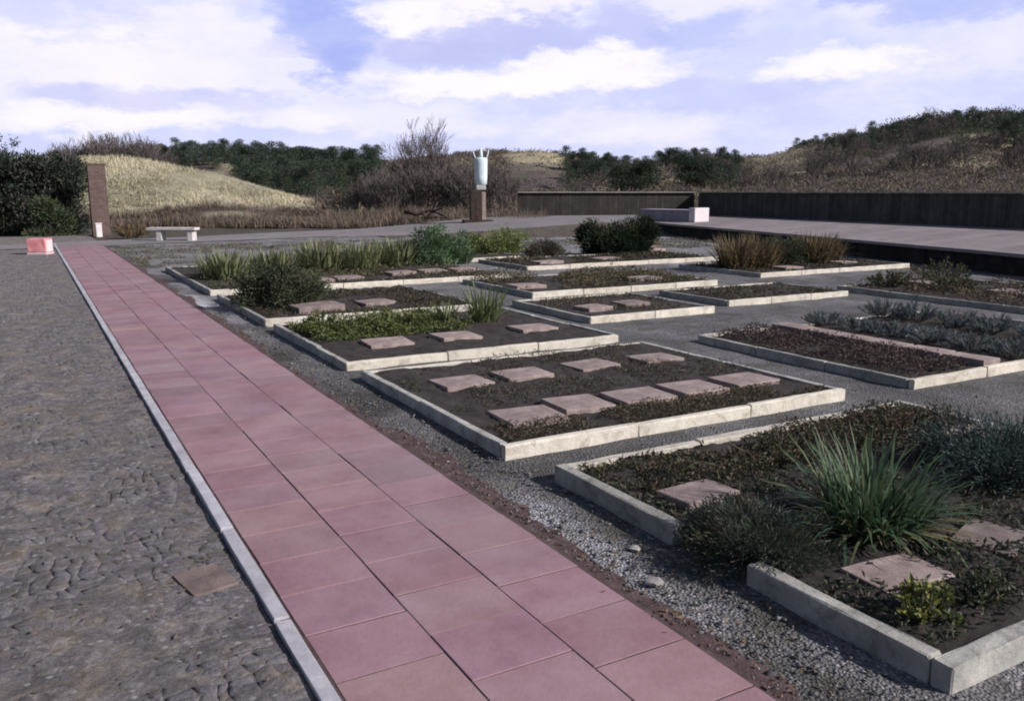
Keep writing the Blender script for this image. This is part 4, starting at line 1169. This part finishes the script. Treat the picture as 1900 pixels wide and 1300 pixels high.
# pink block
e = thing('painted_block', (.26, 25.3, 0), 'faded pink red block with pale edges standing on the cobbles by the path end', 'block', rz=R(-26))
m = MB(); m.box(0, 0, .045, .48, .40, .36, .03, 0, .006, seg=4); m.build('body', M['pinkpaint'], e)
m = MB(); m.box(0, 0, -.02, .50, .42, .063, .014, 0, .004, (.8, .66, .68)); m.build('plinth', M['white'], e)
m = MB(); m.box(.242, 0, .06, .014, .33, .30, .003, 0, 0, (.95, .84, .86)); m.build('side_panel', M['white'], e)

# sculpture on a dark post
sx, sy = wp(886, 37.6)[:2]
zb = float(ramp_z(np.array(sx), np.array(sy)))
e = thing('garden_sculpture', (sx, sy, zb), 'pale blue upright sculpture with thin prongs on a dark wooden post', 'sculpture', rz=R(-20))
m = MB(); m.box(0, 0, -.05, 1.3, .9, .14, .02, 0, .004); m.build('base', M['post'], e)
m = MB(); m.box(-.10, 0, .092, .48, .48, 1.28, .03, 0, .006, seg=5); m.build('post', M['post'], e)
m = MB(); m.box(.245, -.05, .092, .16, .30, 1.20, .02, 0, .004, (.62, .52, .48)); m.build('sunlit_side', M['benchstone'], e)  # added board, sunlight on the post's right side put into its colour
m = MB(); m.box(.13, 0, 1.375, .42, .42, .22, .05, 0, .006, (.8, .82, .85), seg=3); m.build('collar', M['benchstone'], e)
m = MB(); m.lathe([(.20, 1.598), (.255, 1.63), (.27, 1.9), (.28, 2.2), (.285, 2.5), (.285, 2.68), (.26, 2.74), (.16, 2.76)], 24, .16, 0, sx=1.0, sy=.85)
m.build('body', M['sculpt'], e, True)
for (ax, az_, bx, h_, r0) in ((-.08, 2.68, -.20, 3.08, .035), (.16, 2.74, .16, 3.16, .085), (.40, 2.68, .50, 3.08, .035)):
    m = MB(); m.tube([(ax, 0, az_), ((ax + bx) / 2, 0, (az_ + h_) / 2), (bx, 0, h_)], [r0, r0 * .9, r0 * .6], 8); m.build('prong', M['sculpt'], e, True)

# fallen dark branches
x, y, _ = wp(800, 40.2)
e = thing('fallen_branches', (x, y, .12), 'dark fallen tree limbs lying crossed in the scrub left of the sculpture', 'dead wood', rz=-YAW)
m = MB()
for pts, r0 in (([(-1.3, 0, .55), (-.7, 0, .42), (-.1, .1, .62), (.4, 0, .45), (1.25, -.1, .02)], .10), ([(-.35, .1, -.05), (-.1, 0, .35), (.1, .1, .7), (.3, 0, 1.0)], .09), ([(-.5, 0, .2), (.1, -.1, .30), (.8, 0, .25)], .09),
                ([(.05, 0, .55), (.6, .1, .75), (1.0, .1, .55)], .05), ([(-.9, 0, .45), (-1.2, .1, .75)], .05), ([(-.4, 0, .5), (-.2, 0, -.05)], .08)):
    m.tube(pts, [r0 * (1 - .5 * i / (len(pts) - 1)) for i in range(len(pts))], 7)
m.build('limbs', M['post'], e, True)

# block bench on the terrace; shade and sunlight put into body and end colours
ua = R(-74.6); ux, uy = math.cos(ua), math.sin(ua)
e = thing('block_bench', (21.75 + ux * 1.2 - uy * .5, 27.6 + uy * 1.2 + ux * .5, TZ + .006), 'long block bench on the terrace, coloured mauve grey as in shade and white at its end as sunlit', 'bench', rz=ua)
m = MB(); m.box(-.1, 0, .0, 2.3, .9, .42, .02, 0, .003, seg=6); m.build('body', M['shaded_body'], e)
m = MB(); m.box(-.1, 0, .422, 2.36, .96, .045, .012, 0, .003, (1.4, 1.4, 1.4)); m.build('seat', M['shaded_body'], e)
m = MB(); m.box(1.21, 0, .0, .28, 1.0, .54, .02, 0, .003, (.85, .80, .84)); m.build('sunlit_end', M['white'], e)  # white stands for sunlight on the end face

# dark timber fence: two runs meeting at a corner
def fence(name, a, b, z0, z1, label, tint=(1, 1, 1), zc=None):
    a = np.array(a, float); b = np.array(b, float); L = float(np.linalg.norm(b - a))
    e = thing(name, (a[0], a[1], 0), label, 'fence', 'dark board fences', math.atan2(b[1] - a[1], b[0] - a[0]))
    m = MB(); x = .0
    while x < L - .05:
        w = min(.16, L - x)
        s = rnd.uniform(.75, 1.25)
        m.box(x + w / 2, rnd.uniform(-.006, .006), z0, w - .006, .035, z1 - z0 - .05 + rnd.uniform(-.012, .006), .004, 0, 0, (s * tint[0], s * tint[1], s * tint[2]))
        x += .16
    m.build('board_panel', M['boards'], e)
    x = .05
    while x < L:
        mm = MB(); mm.box(x, -.085, z0 - .2, .12, .11, z1 - z0 + .14, .006); mm.build('fence_post', M['boards'], e); x += 2.4
    m = MB(); x = 0
    while x < L:
        l = min(2.4, L - x); m.box(x + l / 2, .03, z1 - .05, l - .006, .20, .05, .006, 0, .002, (.55, .53, .52)); x += 2.4
    m.build('cap_rail', M['benchstone'], e)
    return e
fence('board_fence', (25.4, -2.0), (30.0, 33.4), TZ - .1, 1.58, 'long dark board fence along the back of the terrace on the right')
fence('board_fence', (29.85, 33.55), (21.4, 37.0), -.1, 1.575, 'shorter browner board fence closing the far end of the terrace', (.62, .56, .53))

# ---------------------------------------------------------------- sky, sun
SUN_AZ = math.atan2(.66, -.75); SUN_EL = R(32)
w = bpy.data.worlds.new('World'); S.world = w; w.use_nodes = True
nt = w.node_tree; N = nt.nodes; L = nt.links; N.clear()
out = N.new('ShaderNodeOutputWorld'); bg = N.new('ShaderNodeBackground'); L.new(bg.outputs[0], out.inputs[0])
STR = .05
bg.inputs[1].default_value = STR
sky = N.new('ShaderNodeTexSky'); sky.sky_type = 'NISHITA'; sky.sun_disc = False
sky.sun_elevation = SUN_EL; sky.sun_rotation = SUN_AZ; sky.air_density = 1.0; sky.dust_density = 1.2; sky.ozone_density = 2.0
tc = N.new('ShaderNodeTexCoord')
def wm(op, a, b=0.0, clamp=False):
    n = N.new('ShaderNodeMath'); n.operation = op; n.use_clamp = clamp
    for s, v in ((n.inputs[0], a), (n.inputs[1], b)):
        if isinstance(v, (int, float)): s.default_value = v
        else: L.new(v, s)
    return n.outputs[0]
def wmr(v, a, b, c=0., d=1.):
    n = N.new('ShaderNodeMapRange'); n.interpolation_type = 'SMOOTHSTEP'
    n.inputs[1].default_value = a; n.inputs[2].default_value = b; n.inputs[3].default_value = c; n.inputs[4].default_value = d
    L.new(v, n.inputs[0]); return n.outputs[0]
def wmix(f, a, b):
    n = N.new('ShaderNodeMix'); n.data_type = 'RGBA'
    for s, v in ((n.inputs[0], f), (n.inputs[6], a), (n.inputs[7], b)):
        if isinstance(v, (int, float)): s.default_value = v
        elif isinstance(v, tuple): s.default_value = (*v, 1)
        else: L.new(v, s)
    return n.outputs[2]
def dot(vec, d):
    n = N.new('ShaderNodeVectorMath'); n.operation = 'DOT_PRODUCT'; L.new(vec, n.inputs[0]); n.inputs[1].default_value = d; return n.outputs['Value']
dirv = tc.outputs['Generated']
# cloud layer coordinates: azimuth-like / elevation-like axes, flattened so clouds lie in banks
sepz = N.new('ShaderNodeSeparateXYZ'); L.new(dirv, sepz.inputs[0])
mp = N.new('ShaderNodeMapping'); mp.inputs['Scale'].default_value = (1, 1, 2.6); L.new(dirv, mp.inputs[0])
def wn(scale, det=7, rough=.6, dist=0.0, off=0.0):
    m2 = N.new('ShaderNodeMapping'); m2.inputs['Location'].default_value = (off, off * .7, off * .3); L.new(mp.outputs[0], m2.inputs[0])
    n = N.new('ShaderNodeTexNoise'); n.inputs['Scale'].default_value = scale; n.inputs['Detail'].default_value = det
    n.inputs['Roughness'].default_value = rough; n.inputs['Distortion'].default_value = dist; L.new(m2.outputs[0], n.inputs[0]); return n.outputs['Fac']
warp1 = wn(13, 6, .65, 0, 5.1); warp2 = wn(13, 6, .65, 0, 9.7)
def blob(px, py, wx, wy, amt=.9):
    """soft bank of cloud (or gap) around the sky direction of the photo's pixel"""
    azm = YAW + math.atan((px - 950) / 1594.6); el = math.atan((357 - py) / 1610.0 * math.cos(azm - YAW))
    ax = (math.cos(azm), -math.sin(azm), 0); up = (-math.sin(azm) * math.sin(el), -math.cos(azm) * math.sin(el), math.cos(el))
    fw = (math.sin(azm) * math.cos(el), math.cos(azm) * math.cos(el), math.sin(el))
    a = wm('DIVIDE', wm('ADD', dot(dirv, ax), wm('MULTIPLY', wm('SUBTRACT', warp1, .5), min(wx, 110) / 1594. * amt * 3.6)), wx / 1594.)
    b = wm('DIVIDE', wm('ADD', dot(dirv, up), wm('MULTIPLY', wm('SUBTRACT', warp2, .5), wy / 1594. * amt * 4.2)), wy / 1594.)
    r2 = wm('ADD', wm('MULTIPLY', a, a), wm('MULTIPLY', b, b))
    front = wm('GREATER_THAN', dot(dirv, fw), 0.0)
    return wm('MULTIPLY', wmr(r2, 1.9, .15), front)
n1 = wn(2.6, 8, .62, .3); n2 = wn(7, 7, .62, .2, 3.3); n3 = wn(1.4, 4, .5, 0, 7.7)
cov = wm('ADD', wm('MULTIPLY', n1, .6), wm('MULTIPLY', n2, .4))
cm = wmr(cov, .24, .50)
high = wmr(sepz.outputs[2], .215, .36)             # unseen sky overhead and around the view cleared of cloud to deepen shade
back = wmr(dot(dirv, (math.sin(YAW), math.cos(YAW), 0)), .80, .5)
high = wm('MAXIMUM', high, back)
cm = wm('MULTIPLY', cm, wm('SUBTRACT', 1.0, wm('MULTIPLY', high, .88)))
# cover colours (radiance / STR)
k = .81 / STR
lav = (.70 * k, .735 * k, 1.06 * k); wht = (1.06 * k, 1.0 * k, 1.06 * k); blu = (.40 * k, .48 * k, .95 * k); shd = (.54 * k, .57 * k, .94 * k)
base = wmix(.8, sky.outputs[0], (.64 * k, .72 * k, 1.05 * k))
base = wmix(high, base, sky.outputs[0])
c = wmix(wm('MULTIPLY', cm, .85), base, lav)
br = wmr(wm('ADD', wm('MULTIPLY', n2, .6), wm('MULTIPLY', n3, .4)), .42, .64)
c = wmix(wm('MULTIPLY', wm('MULTIPLY', br, cm), .5), c, wht)
def layer(c, spots, col, s):
    for sp in spots:
        c = wmix(wm('MULTIPLY', blob(*sp[:4]), sp[4] if len(sp) > 4 else s), c, col)
    return c
c = layer(c, [(400, 120, 300, 80, .5), (130, 150, 260, 80, .5), (800, 50, 110, 50), (760, 70, 50, 36), (950, 22, 110, 34), (60, 230, 60, 22, .6), (1270, 25, 120, 25, .5)], wht, .75)
c = layer(c, [(930, 85, 150, 36), (790, 105, 90, 24), (1170, 70, 90, 34, .6), (320, 190, 160, 16, .5), (130, 185, 60, 18, .4), (1330, 190, 200, 40, .35), (560, 105, 60, 14, .4)], shd, .8)
c = layer(c, [(620, 70, 75, 70), (650, 120, 50, 22), (590, 20, 60, 25), (1560, 12, 60, 28, .7), (1770, 14, 130, 28, .6), (1290, 75, 70, 34, .45), (120, 30, 130, 40, .25)], blu, .75)
c = layer(c, [(1080, 140, 140, 36), (850, 165, 140, 24), (1000, 165, 80, 20), (1560, 128, 120, 22), (200, 222, 130, 20, .75), (380, 216, 60, 14, .6), (560, 228, 70, 22, .6), (760, 225, 160, 30, .5), (1150, 235, 160, 26, .4)], wht, .92)
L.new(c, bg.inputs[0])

sun = bpy.data.lights.new('sun', 'SUN'); sun.energy = 5.0; sun.angle = R(.6); sun.color = (1, .945, .90)
so = bpy.data.objects.new('sun', sun); C.objects.link(so)
d = Vector((math.sin(SUN_AZ) * math.cos(SUN_EL), math.cos(SUN_AZ) * math.cos(SUN_EL), math.sin(SUN_EL)))
so.rotation_euler = d.to_track_quat('Z', 'Y').to_euler(); so.location = d * 50

# ---------------------------------------------------------------- camera and view
cam = bpy.data.cameras.new('camera'); co = bpy.data.objects.new('camera', cam); C.objects.link(co)
cam.sensor_width = 36; cam.lens = 36 * 1567 / 1900; cam.clip_end = 6000; cam.clip_start = .05
co.location = (0, 0, EYE); co.rotation_euler = (R(90) - PITCH, 0, -YAW)
S.camera = co
S.view_settings.view_transform = 'Standard'; S.view_settings.look = 'None'
S.view_settings.exposure = .3; S.view_settings.gamma = 1
S.render.engine = 'CYCLES'
S.cycles.pixel_filter_type = 'BLACKMAN_HARRIS'; S.cycles.filter_width = 1.9
